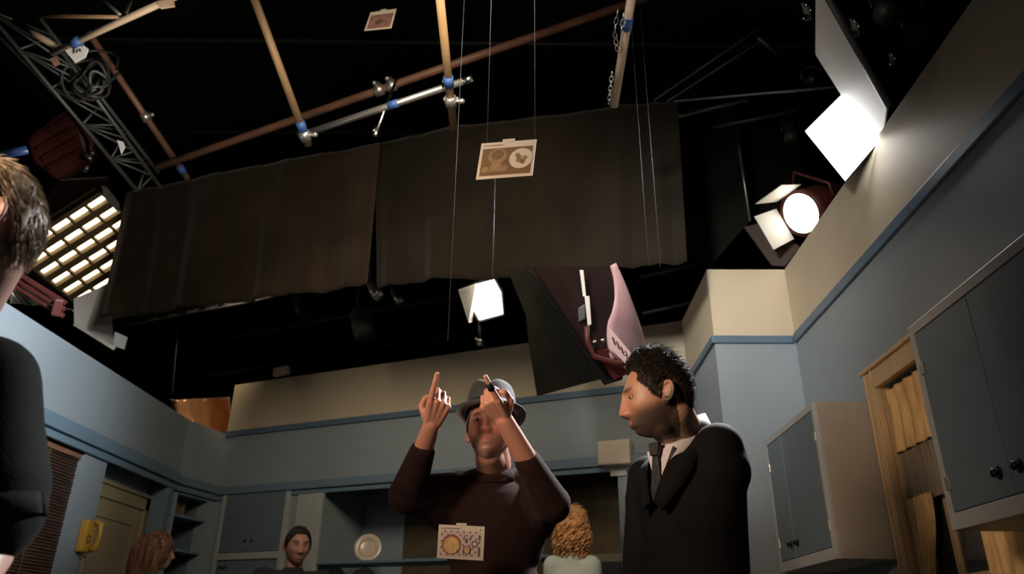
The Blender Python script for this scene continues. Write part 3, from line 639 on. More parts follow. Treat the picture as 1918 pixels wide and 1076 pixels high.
# small grips near the flap
for i,(x,y) in enumerate(((1512,20),(1602,50),(1672,110),(1580,46))):
    e=empty('grip_clamp',P(x,y,3.9),('shiny grip clamp left of the white flap top','pale grip clamp right of the white flap top','small grip clamp between the white flap and the right wall','tiny bright clamp at the edge of the white flap')[i],'clamp','grip clamps at the upper right')
    k=(1,1,.7,.5)[i]
    mb=MB(); mb.beam(P(x-6*k,y-16*k,3.9),P(x+4*k,y+18*k,3.9),.03*k,.03*k); mb.build('arm','dsteel',e,bevel=.003)
    mb=MB(); 
    for dx,dy in ((-6,12),(6,-4),(-2,-14)): mb.ell(P(x+dx*k,y+dy*k,3.86),(.012*k,.012*k,.02*k),n=6)
    mb.build('wing_nut','chrome',e)
# dim lamps in the dark behind flap
for i,(x,y,w,h,t,mm) in enumerate(((1720,48,52,60,5.0,'flag'),(1480,245,26,34,5.6,'dsteel'),(1655,10,40,34,5.0,'dsteel'),(1330,250,16,20,6,'burgdk'),(1520,145,30,12,5.2,'burgdk'))):
    la=('dim cylindrical lamp in the dark above the right wall','small dim square lamp left of the panel light','dim lamp housing right of the white flap top','tiny reddish lamp in the dark right of the drape','small reddish fitting left of the white flap')[i]
    e=empty('dim_lamp',P(x,y,t),la,'studio light'); r=w*t/F/2; a=P(x,y-h/2,t+.1); b=P(x+w*.1,y+h/2,t-.1)
    mb=MB(); mb.tube([a,a.lerp(b,.15),a.lerp(b,.8),b],[r*.5,r*.9,r,r*1.1],16); mb.build('housing',mm,e)
    mb=MB(); mb.tube([a.lerp(b,.5)+Vector((r*1.25,0,-r*.3)),a.lerp(b,.5)+Vector((r*1.3,0,r)),a+Vector((0,0,r*1.3)),a.lerp(b,.5)+Vector((-r*1.3,0,r)),a.lerp(b,.5)+Vector((-r*1.25,0,-r*.3))],.008,6); mb.build('yoke','dsteel',e)
# warm fresnel with barn doors (right, over the column)
wc=P(1500,400,4.7); wn=(Vector((-.9,3.0,1.9))-wc).normalized(); sd=wn.cross(Vector((0,0,1))).normalized(); up=sd.cross(wn)
e=empty('fresnel_lamp',wc,'warm glowing lamp with a red body peeking over the right wall near the column','studio light')
R0=.125; DS=(1,3)
mb=MB(); mb.tube([wc-wn*.34,wc-wn*.30,wc-wn*.05,wc],[R0*.7,R0*1.05,R0*1.15,R0*1.2],24,cap=True); mb.build('body','burg',e)
mb=MB(); mb.tube([wc+wn*.001,wc+wn*.012],[R0*1.0,R0*.92],24); mb.build('lens','lampspot',e)
for s,(ax,bx_) in enumerate(((sd,up),(-sd,up),(up,sd),(-up,sd))):
    if s in (DS): continue
    c0=wc+ax*R0*1.15; c1=c0+wn*.17+ax*(.035 if s!=3 else .06); h0=.11; h1=.12
    mb=MB(); mb.slab([c0-bx_*h0,c0+bx_*h0,c1+bx_*h1,c1-bx_*h1],.004); mb.build('barn_door','frame' ,e)
mb=MB(); mb.tube([wc-wn*.15+sd*R0*1.2,wc-wn*.15+sd*R0*1.35+up*.08,wc-wn*.15+up*.26,wc-wn*.15-sd*R0*1.35+up*.08,wc-wn*.15-sd*R0*1.2],.012,8); mb.build('yoke','burg',e)
# brown leather-like flap below it
q=P3([(1392,425),(1430,415),(1500,462),(1470,500),(1445,498)],4.9,(-.4,-.9,-.2)); tag(MB().slab(q,.02).build('brown_flag',mat('brown_flag_cloth',(.035,.018,.010),.7),bevel=.006),'brown curved flag hanging just left of the warm lamp, over the column','flag')
# black flags right of drape
for i,(pp,t) in enumerate((([(1286,205),(1380,215),(1408,410),(1330,500),(1286,480)],5.3),([(1383,232),(1500,260),(1500,420),(1409,415)],5.5))):
    q=P3(pp,t,(-.2,-.95,-.2)); tag(MB().slab(q,.01).build('black_flag','flag'),('dark flag immediately right of the big drape','dark flag between the thin rod and the warm lamp')[i],'flag')
pipe('steel_rod',(1384,275,5.2),(1405,415,5.1),.008,'steel','thin pale upright rod between the two dark flags on the right',cat='rod')
# ------------------------------------------------------------------ centre small lamp
wc=P(912,563,6.4); wn=(Vector((.25,1.6,1.5))-wc).normalized(); sd=wn.cross(Vector((0,0,1))).normalized(); up=sd.cross(wn)
e=empty('small_spot_lamp',wc,'small bright white lamp hanging above the back wall, under the drape','studio light')
def pl(x,y,d=0): return onPl(x,y,wc,wn)+wn*d
mb=MB(); ql=[pl(893,533),(pl(925,524)),pl(938,548),pl(942,588),pl(898,600),pl(884,575)]; mb.slab(ql,.01,wn); mb.build('lens','lampspot',e)
mb=MB(); rim=[pl(880,530,-.01),pl(928,519,-.01),pl(943,546,-.01),pl(946,592,-.01),pl(897,606,-.01),pl(876,577,-.01)]; bk=[x.lerp(wc-wn*.22,.55)-wn*.16 for x in rim]
mb.add(rim+bk,[(i,(i+1)%6,6+(i+1)%6,6+i) for i in range(6)]+[(6,7,8,9,10,11),(0,1,2,3,4,5)]); mb.build('body','blackm',e,bevel=.005)
q=[pl(858,543,.0),pl(893,528,.0),pl(898,602,.0),pl(880,604,.10),pl(866,580,.10)]; q=[pl(893,531),pl(884,604),pl(877,603,.12),pl(858,542,.12)]
mb=MB(); mb.slab(q,.005); mb.build('barn_door','white',e)
mb=MB(); mb.tube([P(897,600,6.45),P(899,640,6.45)],.014,8); mb.build('stem','dsteel',e)
mb=MB(); mb.ell(P(898,642,6.4),(.03,.03,.035),n=8); mb.tube([P(890,634,6.4),P(906,650,6.4)],.012,8); mb.build('hook_clamp','steel',e)
# dim lamps hanging under the drape (unlit)
for i,(x,y,r,t) in enumerate(((676,608,.10,7.0),(566,580,.075,7.2),(700,543,.05,6.6),(742,556,.04,6.8))):
    la=('unlit round lamp hanging in the dark above the back wall','unlit lamp hanging left of the round one','pale clamp head just below the seam of the drapes','small pale clip right of the drape seam')[i]
    e=empty('unlit_lamp',P(x,y,t),la,'studio light'); a=P(x-8,y-30*r/.1,t+.1); b=P(x+8,y+22*r/.1,t-.2)
    mb=MB(); mb.tube([a,a.lerp(b,.2),a.lerp(b,.75),b],[r*.35,r*.8,r,r*.95],20); mb.build('housing',('dsteel','blackm','steel','steel')[i],e)
    mb=MB(); mb.tube([a,a+Vector((0,0,.25))],.01,6); mb.build('hanger','dsteel',e)
# ------------------------------------------------------------------ burgundy drum soft light with pale pink back (centre right)
e=empty('drum_soft_light',P(1130,600,4.3),'big dark red drum-shaped light with a pale pink curved back, above the suited man','studio light')
side=[(1000,500),(1143,500),(1150,535),(1151,560),(1146,585),(1138,607),(1137,652),(1100,655),(1085,630)]
tS=3.95
sn=(.35,-.9,-.25)
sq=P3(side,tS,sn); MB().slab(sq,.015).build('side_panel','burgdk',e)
A1=[(1143,498),(1150,530),(1151,560),(1146,585),(1138,607),(1137,640),(1144,672)]; A2=[(1146,498),(1172,545),(1190,585),(1203,625),(1207,650),(1204,675),(1190,700)]
c1=[onPl(x,y,sq[0],sn) for x,y in A1]; c2=[P(x,y,tS+.10+.05*min(i,4)) for i,(x,y) in enumerate(A2)]
def ip(L,n):
    o=[]
    for k in range(n):
        u=k/(n-1)*(len(L)-1); i=min(int(u),len(L)-2); f=u-i
        p0=L[max(i-1,0)];p1=L[i];p2=L[i+1];p3=L[min(i+2,len(L)-1)]
        o.append(.5*((2*p1)+(p2-p0)*f+(2*p0-5*p1+4*p2-p3)*f*f+(3*p1-p0-3*p2+p3)*f**3))
    return o
c1=ip(c1,24); c2=ip(c2,24); rows=[[c1[k].lerp(c2[k],j/8)+Vector((.02,-.03,-.0))*math.sin(math.pi*j/8)*1.0 for j in range(9)] for k in range(24)]
low1=[P(1138,607,tS),P(1138,652,tS),P(1150,680,tS)]
vs,fs=sheet(rows); mb=MB(); mb.add(vs,fs,0,True)
mb.build('curved_back','pink',e,solid=.008)
lq=[P(1140,612,tS-.06),P(1140,650,tS-.06),P(1172,682,tS-.06),P(1186,682,tS-.06),P(1184,664,tS-.06)]
MB().slab(lq,.004).build('label_plate','label',e)
mb=MB(); 
for (x,y) in ((1147,632),(1155,640),(1163,650),(1171,658)): mb.beam(P(x,y,tS-.075),P(x+5,y+14,tS-.075),.006,.004)
mb.build('label_lines','burg',e)
mb=MB(); lp=[(1138,652),(1108,650),(1098,628),(1112,672),(1150,690),(1196,694),(1188,682),(1158,676)]
mb.tube([P(1099,612,tS-.05),P(1100,640,tS-.05),P(1112,668,tS-.05),P(1150,680,tS-.05),P(1192,682,tS-.02)],.014,8); mb.build('lower_rim','burg',e)
mb=MB(); mb.slab([P(1112,655,tS-.02),P(1140,655,tS-.02),P(1178,700,tS+.05),P(1150,712,tS+.05)],.03); mb.build('underside','burg',e)
mb=MB(); mb.slab([P(1086,506,tS-.08),P(1093,506,tS-.08),P(1098,556,tS-.08),P(1092,556,tS-.08)],.012); mb.slab([P(1095,555,tS-.09),P(1104,555,tS-.09),P(1108,608,tS-.09),P(1101,612,tS-.09)],.012); mb.build('bright_bracket','white',e,bevel=.003)
mb=MB(); mb.slab([P(1083,578,tS-.06),P(1096,570,tS-.06),P(1096,598,tS-.06),P(1084,604,tS-.06)],.02); mb.build('junction_box','dsteel',e,bevel=.003)
mb=MB(); 
for x,y in ((1113,641),(1128,638),(1172,664),(1178,672)): mb.ell(P(x,y,tS-.06),(.011,.011,.011),n=8)
mb.build('bolt','chrome',e)
# second dark red side of the drum, left
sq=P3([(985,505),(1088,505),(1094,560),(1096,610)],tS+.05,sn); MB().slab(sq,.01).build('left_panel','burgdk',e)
# black flags under it
q=P3([(950,505),(985,590),(990,640),(1006,743),(1135,708),(1118,670),(1010,505)],4.25,(.1,-.95,-.3)); tag(MB().slab(q,.008).build('black_flag','flag'),'large dark flag before the cream back wall, left of the drum light','flag')
q=P3([(985,500),(1010,500),(1105,620),(1172,690),(1165,712),(1133,722)],4.1,(.1,-.95,-.3)); tag(MB().slab(q,.02).build('black_flag','black'),'narrow black flag running diagonally along the red drum light','flag')
# copper reflectors left behind the wall
for i,(pp,la) in enumerate((([(318,748),(345,745),(385,742),(430,742)],'copper-brown curved reflector behind the top of the left wall, with bright streaks'),([(318,748),(326,750),(334,752),(342,756)],'small twisted copper strip left of the larger copper reflector'))):
    rows=[]; t=7.75-.25*i
    for k in range(16):
        v=k/15; row=[]
        for j in range(33):
            u=j/32; x0=pp[0][0]+(pp[-1][0]-pp[0][0])*u; x=x0+(6+10*u+14*u*u)*v*(1-u*.8)+(0 if i==0 else 20*v); 
            if i==0: p=P(x,750-6*u+85*v,t-.16*math.sin(math.pi*u*2.4))
            else: p=P(x,748+52*v+3*u,t-.05*math.sin(math.pi*u+3*v))
            row.append(p)
        rows.append(row)
    vs,fs=sheet(rows); mb=MB(); mb.add(vs,fs,0,True); tag(mb.build('copper_reflector','copper',solid=.006),la,'reflector')
# ------------------------------------------------------------------ floating cards on wires
def card(pts,t,n,style,la):
    q=quad_plane(pts,t,n); TL,TR,BR_,BL_=q; nn=(TR-TL).cross(BL_-TL).normalized(); nn=nn if nn.dot(Vector(CP)-TL)>0 else -nn
    def c(u,v,d=0): return TL.lerp(TR,u).lerp(BL_.lerp(BR_,u),v)+nn*d
    e=empty('recipe_card',c(.5,1),la,'card','floating cards on wires')
    MB().slab([c(0,0),c(1,0),c(1,1),c(0,1)],.002,-nn).build('card_stock','cardc',e)
    MB().slab([c(.38,-.07),c(.60,-.07),c(.60,.02),c(.38,.02)],.0018,-nn).build('tab','cardc',e)
    mb=MB(); mats=[]
    def rect(u0,v0,u1,v1,mi,d=.0006): mb.add([c(u0,v0,d),c(u1,v0,d),c(u1,v1,d),c(u0,v1,d)],[(0,1,2,3)],mi)
    asp=(BL_-TL).length/(TR-TL).length
    def disc(u,v,r,mi,d,rx=1,n_=28): mb.add([c(u+r*rx*math.cos(2*math.pi*k/n_),v+r/asp*math.sin(2*math.pi*k/n_),d) for k in range(n_)],[list(range(n_))],mi)
    if style=='menu':
        mats=['pic1','red','yel','maroon','rose']
        rect(.06,.17,.94,.94,0)
        for i in range(13):
            for j in range(8):
                if (i+j)%2: rect(.06+i*.0677,.17+j*.096,.06+(i+.6)*.0677,.17+(j+.6)*.096,4,.001)
        disc(.30,.58,.21,1,.0014); disc(.30,.60,.17,2,.0018)
        rect(.42,.72,.46,.82,3,.0022)
        disc(.62,.45,.05,3,.0014,.6); disc(.80,.54,.07,3,.0014); disc(.80,.54,.045,0,.0018); disc(.64,.72,.09,4,.0014); disc(.64,.72,.065,2,.0018,.9)
        for u in (.56,.70,.88,.90): rect(u,.28,u+.02,.42,3,.0014); rect(u,.62,u+.02,.88,3,.0014)
        for i in range(9): rect(.07+i*.045,.085,.10+i*.045,.12,4,.0008)
        rect(.90,.09,.93,.125,3,.0008)
    elif style=='plate':
        mats=['sepia','cardc','sepia2','rose']
        rect(.05,.17,.95,.92,0)
        disc(.76,.50,.20,1,.0014,1.05); 
        for k in range(6): disc(.76+.07*math.cos(k),.50+.10*math.sin(k*1.7),.045,2,.0018)
        disc(.33,.40,.15,2,.001,1.1); disc(.33,.36,.10,0,.0014,1.1); 
        mb.add([c(.26,.52,.0012),c(.40,.52,.0012),c(.45,.82,.0012),c(.20,.82,.0012)],[(0,1,2,3)],2); disc(.14,.75,.06,2,.0012); disc(.48,.74,.06,2,.0012)
        for i in range(9): rect(.06+i*.04,.07,.085+i*.04,.11,2,.0008)
    else:
        mats=['rose','maroon']; rect(.07,.2,.93,.92,0); disc(.45,.6,.10,1,.001,1.4); disc(.52,.5,.05,1,.0012)
    mb.build('printed_picture',mats,e)
    return e,c
cA,fA=card([(822,983),(908,987),(905,1051),(818,1046)],2.30,(0,-1,-.05),'menu','floating card printed with a yellow pie and cutlery, in front of the sweater')
cB,fB=card([(902,269),(1005,261),(997,329),(891,337)],2.05,(-.06,-1,-.12),'plate','floating card with a brown picture and pale round plate, before the dark drape')
cC,fC=card([(694,23),(743,16),(733,53),(682,58)],4.4,(-.06,-1,-.2),'rose','small far floating card with a reddish picture, near the top edge')
def wire(a,b,la,r=.0008,m='wire'):
    o=MB().tube([a,b],r,6).build('hanging_wire',m); return tag(o,la,'wire','thin vertical wires')
wire(fB(.10,0),fB(.10,0)+Vector((0,0,4)),'left thin wire holding up the card with the round plate')
wire(fB(.97,0),fB(.97,0)+Vector((0,0,4)),'right thin wire holding up the card with the round plate')
b=fB(.34,1); z_=P(921,700,2.06).z; wire(b,Vector((b.x,b.y+.0,1.86)),'thin wire hanging down below the card with the round plate',.0012)
for (x,y,t,y2,la) in ((855,300,2.5,640,'faint wire left of the card with the round plate'),(1194,205,3.6,500,'left one of the two long thin wires at the right of the drape'),(1214,205,3.6,500,'right one of the two long thin wires at the right of the drape')):
    a=P(x,y,t); d=ray(x,y2); s=a.y/d[1]; zz=CP[2]+d[2]*s; o=wire(Vector((a.x,a.y,a.z+(.9 if t<3 else 1.6))),Vector((a.x,a.y,zz)),la,.0010 if t>3 else .0008)
# ------------------------------------------------------------------ people
def frame(fw,up=(0,0,1)):
    fw=Vector(fw).normalized(); y=-fw; z=Vector(up); z=(z-y*z.dot(y)).normalized(); x=y.cross(z)
    return Matrix((x,y,z)).transposed()
def g(a,s): return math.exp(-(a/s)**2)
def head_pt(th,ph,gr=0,kw={}):
    """th azimuth (0 = face front, pi/2 = one side), ph polar from the crown; local: x side, -y front, z up; metres"""
    sx=math.sin(ph)*math.sin(th); sy=-math.sin(ph)*math.cos(th); sz=math.cos(ph)
    z=sz*.118; 
    wx=.076; dy=.098
    # jaw taper / chin forward
    low=max(0,-sz); 
    sup=(abs(sx)**2.3+abs(sy)**2.3)**(1/2.3) or 1e-6; rr=math.hypot(sx,sy); k=rr/sup if rr>1e-6 else 1
    x=sx*wx*k**.6*(1-.26*low**1.6); 
    y=sy*dy*k**.5
    if sz<0 and sy<0 and rr>1e-4:
        fr_=min(1,max(0,-sy/rr)); q=(1-min(.9999,-sz)**3.4)**(1/3.4)/rr; y*=1+(min(q,3.2)-1)*fr_**1.5*1.0; q2=(1-min(.9999,-sz)**2.5)**(1/2.5)/rr; x*=1+(min(q2,1.5)-1)*.9*fr_**.6
    if sy>0: y*=(1-.38*low**1.2)          # nape tucks in
    else: y=y*(1-.02*low)
    if z<-.02 and sy<0.15: 
        z2=z; 
    front=max(0,-sy)
    if front>.2:
        ax=abs(x); f=min(1,(front-.2)/.4)
        y+=f*(-.010*g(z+.098,.022)*g(x,.026)               # chin
           -.0055*g(z-.030,.012)*g(ax-.022,.028)           # brow
           +.0125*g(z-.006,.013)*g(ax-.031,.014)           # socket
           -.005*g(z+.024,.018)*g(ax-.044,.020)            # cheek bone
           +.004*g(z+.060,.02)*g(ax-.045,.018)             # hollow
           -.0085*g(z+.066,.014)*g(x,.024)                 # mouth mound
           +.0065*g(z+.0665,.0030)*g(x,.023)               # mouth line
           -.003*g(z+.059,.005)*g(x,.020) -.0035*g(z+.075,.006)*g(x,.017)
           +.005*g(z+.086,.006)*g(x,.020))
        # nose
        if -.055<z<.03:
            if z>-.034: pr=.003+.027*((.03-z)/.064)**1.15; wdt=.0085+.007*((.03-z)/.064)**2
            else: pr=.030*max(0,1-((-.034-z)/.016))**.6; wdt=.0155
            y-=f*pr*math.exp(-(ax/wdt)**2)
            y-=f*.010*g(z+.038,.009)*g(ax-.014,.0062)       # alae
        # forehead flatten
        y+=f*.004*g(z-.075,.03)
    return Vector((x+ (x/ .076)*0 + (math.copysign(gr,x)*min(1,abs(sx)*1.2)), y+gr*(sy), z+gr*sz))
def head_grid(fn,nu=110,nv=90):
    vs=[fn(0,0.0001)]; fs=[]
    for i in range(1,nv):
        ph=math.pi*i/nv
        for k in range(nu): vs.append(fn(-math.pi+2*math.pi*k/nu,ph))
    vs.append(fn(0,math.pi-.0001)); L=len(vs)-1
    for k in range(nu): fs.append((0,1+k,1+(k+1)%nu)); fs.append((L,1+(nv-2)*nu+(k+1)%nu,1+(nv-2)*nu+k))
    for i in range(nv-2):
        for k in range(nu):
            a=1+i*nu+k; b=1+i*nu+(k+1)%nu; fs.append((a,a+nu,b+nu,b))
    return vs,fs
def add_head(mb,c,R,s=1.0,nu=110,nv=90,ears=True):
    vs,fs=head_grid(lambda t,p: head_pt(t,p),nu,nv)
    mb.add([c+R@(v*s) for v in vs],fs,0,True)
    if ears:
        for sg in (-1,1):
            ER=R@Matrix.Rotation(sg*math.radians(-22),3,'Z')@Matrix.Rotation(math.radians(-8),3,'X')
            ec=c+R@(Vector((sg*.077,.014,-.012))*s)
            pts=[]
            for k in range(15):
                a=math.radians(-120+k*20-20); pts.append(ec+ER@(Vector((sg*.007,.0155*math.cos(a-.2)+.004,.027*math.sin(a)+.003))*s))
            mb.tube(pts,[.0048*s]*15,8)
            mb.ell(ec+ER@(Vector((sg*.001,.003,0))*s),(.0055*s,.015*s,.026*s),rot=ER,n=8)
            mb.ell(ec+ER@(Vector((sg*.003,-.004,-.027))*s),(.006*s,.008*s,.009*s),rot=ER,n=8)
            mb.ell(ec+ER@(Vector((sg*.004,-.012,-.002))*s),(.004*s,.004*s,.007*s),rot=ER,n=6)
def remeshed(mb,name,mats,parent,vox,smooth=4,colfn=None,R=None,c=None):
    o=mb.build('tmp',mats,parent); r=o.modifiers.new('r','REMESH'); r.mode='VOXEL'; r.voxel_size=vox; r.use_smooth_shade=True
    if smooth: s=o.modifiers.new('s','SMOOTH'); s.factor=.5; s.iterations=smooth
    bpy.context.view_layer.update(); dg=bpy.context.evaluated_depsgraph_get(); me=bpy.data.meshes.new_from_object(o.evaluated_get(dg)); me.name=name
    bpy.data.objects.remove(o); me.materials.clear()
    for mm in (mats if isinstance(mats,(list,tuple)) else [mats]): me.materials.append(M[mm] if isinstance(mm,str) else mm)
    o=bpy.data.objects.new(name,me); sc.collection.objects.link(o); o.parent=parent
    n=len(me.vertices); co=np.empty(n*3); me.vertices.foreach_get('co',co); co=co.reshape(-1,3)
    me.polygons.foreach_set('use_smooth',[True]*len(me.polygons))
    if colfn:
        off=np.array(parent_world(parent)); ca=me.color_attributes.new('Skin','FLOAT_COLOR','POINT')
        loc=(co+off-np.array(c))@np.array(R)      # head-local
        cols=np.ones((n,4)); cols[:,:3]=colfn(loc,co+off); ca.data.foreach_set('color',cols.ravel())
    return o
def skin_mat(name,rough=.48):
    m=mat(name,(.5,.3,.2),rough,sss=.12); nt=m.node_tree; a=nt.nodes.new('ShaderNodeVertexColor'); a.layer_name='Skin'
    n=nt.nodes.new('ShaderNodeTexNoise'); n.inputs['Scale'].default_value=60; mx=nt.nodes.new('ShaderNodeMixRGB'); mx.blend_type='MULTIPLY'; mx.inputs[0].default_value=.25
    nt.links.new(a.outputs[0],mx.inputs[1]); nt.links.new(n.outputs['Color'],mx.inputs[2]); nt.links.new(mx.outputs[0],nt.nodes['Principled BSDF'].inputs['Base Color'])
    return m
SK=skin_mat('skin')
def G(a,s): return np.exp(-(a/s)**2)
def skin_cols(base,beard=0,bcol=(.05,.035,.025),brow=(.04,.025,.018),lips=(.42,.14,.11)):
    base=np.array(base)
    def f(l,w):
        x,y,z=l[:,0],l[:,1],l[:,2]; ax=np.abs(x); n=len(x); c=np.tile(base,(n,1)); head=(z>-.135)&(np.hypot(x,y)<.14)
        fr=head&(y<-.03)
        def mix(c,col,k): return c*(1-k[:,None])+np.array(col)*k[:,None]
        c=mix(c,base*np.array([1.12,.72,.68]),.55*fr*(G(z+.035,.022)*G(ax-.02,.035)))
        c=mix(c,base*np.array([1.1,.7,.65]),.5*head*G(ax-.082,.014)*G(z+.01,.04))
        if beard:
            jaw=head*(y<.035)*(1/(1+np.exp((z+.048-.25*np.clip(ax-.03,0,1)-.35*np.clip(y+.03,0,1))/.006)))
            must=fr*G(z+.053,.007)*G(x,.024)
            k=np.clip(beard*np.maximum(jaw,must*.9),0,1); k*=np.where(fr&(G(z+.068,.007)*G(x,.02)>.5),.2,1); c=mix(c,bcol,k)
        c=mix(c,lips,.7*fr*(y<-.085)*G(z+.067,.0075)*G(x,.02))
        c=mix(c,brow,1.0*fr*G(z-.027-.05*np.clip(ax-.02,0,.02),.0062)*np.clip(1-np.abs(ax-.032)/.022,0,1)**.3*((ax>.010)&(ax<.054)))
        c=mix(c,base*.35,.7*fr*G(z+.045,.003)*G(ax-.008,.004))
        c=mix(c,base*np.array([.8,.55,.5]),.35*fr*G(z-.004,.012)*G(ax-.031,.016))
        return c
    return f
def eyes(e,c,R,s=1,gaze=(0,-1,-.05),lids=True):
    for sg in (-1,1):
        ec=c+R@(Vector((sg*.0315,-.0765,.005))*s); mb=MB(); mb.ell(ec,(.0112*s,)*3,n=12); o=mb.build('eye','eye',e)
        gz=R@Vector(gaze).normalized(); MB().ell(ec+gz*.0085*s,(.0056*s,)*3,n=10).build('iris','iris',o)
        if not lids: continue
        mb=MB()
        for (za,k) in ((.0065,1),(-.0065,-1)): mb.tube([c+R@(Vector((sg*.0315+.0135*t,-.0845+.004*t*t+.002,.004+k*.0062*(1-.7*t*t)))*s) for t in [i/6-1 for i in range(13)]],.0040*s,8)
        mb.build('eyelid',LID,e)
LID=mat('eyelid_skin',(.36,.17,.12),.5)
# hair: shell + strands; hl(th) gives the hairline height (head-local z) by azimuth
def interp(x,L):
    for i in range(len(L)-1):
        if x<=L[i+1][0]: a,b=L[i],L[i+1]; return a[1]+(b[1]-a[1])*(x-a[0])/(b[0]-a[0])
    return L[-1][1]
SHORT=[(0,.080),(28,.084),(44,.074),(58,.054),(70,.026),(76,.002),(83,-.008),(88,.022),(98,.034),(112,.018),(128,-.03),(150,-.075),(180,-.085)]
def hair(e,c,R,m,hl=SHORT,th=.009,n=3000,ln=.022,s=1,seed=1,flow=(0,.6,-.4),rad=.0011,top=.0,lift=.5,name='hair'):
    rnd=random.Random(seed); mb=MB(); nu,nv=120,90
    def fn(t,p):
        a=abs(math.degrees(t)); v=head_pt(t,p); h=interp(a,hl); k=(v.z-h)/.014; k=max(-1,min(1,k)); k=k*.5+.5
        nz=noise.noise(v*55+Vector((seed,0,0)))*.0035*k
        grow=-.008+(th+.008+nz+top*max(0,v.z/.118)**2)*k
        return head_pt(t,p,grow)
    vs,fs=head_grid(fn,nu,nv)
    def kk(v): return v.z>interp(abs(math.degrees(math.atan2(v.x/.076,-v.y/.098))),hl)-.0145
    fs=[f for f in fs if any(kk(vs[i]) for i in f)]
    mb.add([c+R@(v*s) for v in vs],fs,0,True)
    fl=Vector(flow)
    k=0
    while k<n:
        t=rnd.uniform(-math.pi,math.pi); p=math.acos(rnd.uniform(-.75,1)); v=head_pt(t,p,th*.75); h=interp(abs(math.degrees(t)),hl)
        if v.z<h+.002: continue
        k+=1
        nrm=Vector((v.x/.076**2,v.y/.098**2,v.z/.118**2)).normalized()
        d=fl+Vector((rnd.uniform(-.3,.3),rnd.uniform(-.3,.3),rnd.uniform(-.3,.3))); d=(d-nrm*d.dot(nrm)).normalized()
        L=ln*rnd.uniform(.6,1.3)*(1+1.2*max(0,nrm.z)*(top>0)); p0=v-nrm*.003; tt=.0+top*max(0,v.z/.118)**2
        p0=p0+nrm*tt; p1=p0+d*L*.5+nrm*L*.30*lift; p2=p0+d*L+nrm*L*.38*lift
        mb.tube([c+R@(q*s) for q in (p0,p1,p2)],[rad*s,rad*.8*s,.0001],3,cap=False)
    return mb.build(name,m,e)
IDX=[]
def hand(mb,wr,U,W,side=1,s=1.0,idx='up',curl=1.0,idir=None):
    """wr wrist point, U wrist->knuckles, W across from index to little finger, palm normal N"""
    U=Vector(U).normalized(); W=Vector(W); W=(W-U*W.dot(U)).normalized(); N=U.cross(W)*side   # palm side
    k=.092*s
    offs=[-.031,-.010,.011,.030]; lens=[(.044,.026,.021),(.048,.030,.022),(.044,.028,.021),(.034,.021,.019)]; rad=[.0108,.0108,.0102,.0092]
    for i,o in enumerate(offs):
        kn=wr+U*(k-(.004,0,.004,.012)[i]*s)+W*o*s; base=wr+U*.012*s+W*o*.55*s
        mb.cap(base,kn,.0155*s,.0125*s,n=8)
        mb.cap(base+N*.007*s,kn+N*.006*s-U*.012*s,.013*s,.010*s,n=8)
        l=[q*s for q in lens[i]]; r=rad[i]*s
        if i==0 and idx=='up':
            IDX[:]=[kn]
            d=Vector(idir).normalized() if idir else (U*.98-W*.1).normalized(); p=kn
            for j,L in enumerate(l): q=p+(d+N*.06*j)*L*1.05; mb.cap(p,q,r*(1-.1*j),r*(.93-.12*j),n=8); p=q; IDX.append(q)
        else:
            c_=curl*(1-.03*i); p=kn; a=0
            for j,L in enumerate(l):
                a+=math.radians((78,88,60)[j])*c_; d=(U*math.cos(a)+N*math.sin(a)); q=p+d*L; mb.cap(p,q,r*(1-.06*j),r*(.93-.06*j),n=8); p=q
    # thumb from the side of the palm near its base, closing over the fingers
    b=wr+U*.022*s-W*.024*s+N*.008*s; p1=b+(U*.55-W*.55+N*.55).normalized()*.040*s; p2=p1+(U*.70+W*.25+N*.55).normalized()*.030*s; p3=p2+(U*.35+W*.85+N*.15).normalized()*.026*s
    mb.cap(b,p1,.0155*s,.0115*s,n=8); mb.cap(p1,p2,.0108*s,.0100*s,n=8); mb.cap(p2,p3,.0100*s,.0080*s,n=8)
    mb.cap(wr+W*.006*s,wr+U*.02*s,.024*s,.024*s,n=10,flat=.65,fd=N)
    return N
def legs(e,hipc,lat,zfoot=0,m='trouser'):
    fw=Vector((lat.y,-lat.x,0)); mb=MB()
    mb.ell(hipc,(.165,.12,.14),rot=frame(fw),n=10)
    ank=[]
    for sg in (-1,1):
        h=hipc+lat*.09*sg-Vector((0,0,.05)); k=Vector((h.x,h.y,.50))+lat*.01*sg+fw*.01; a=Vector((h.x,h.y,.10))+lat*.02*sg; mb.cap(h,k,.092,.066); mb.cap(k,a,.064,.054); ank.append(a)
    remeshed(mb,'trousers',m,e,.012,6)
    for a in ank:
        mb=MB(); mb.cap(Vector((a.x,a.y,.045))-fw*.03,Vector((a.x,a.y,.035))+fw*.15,.042,.035); mb.box((a.x-.0,a.y-.0,.0),(a.x+.001,a.y+.001,.03)); 
        for v in mb.v: v.z=max(v.z,0)
        mb.build('shoe','shoe',e)
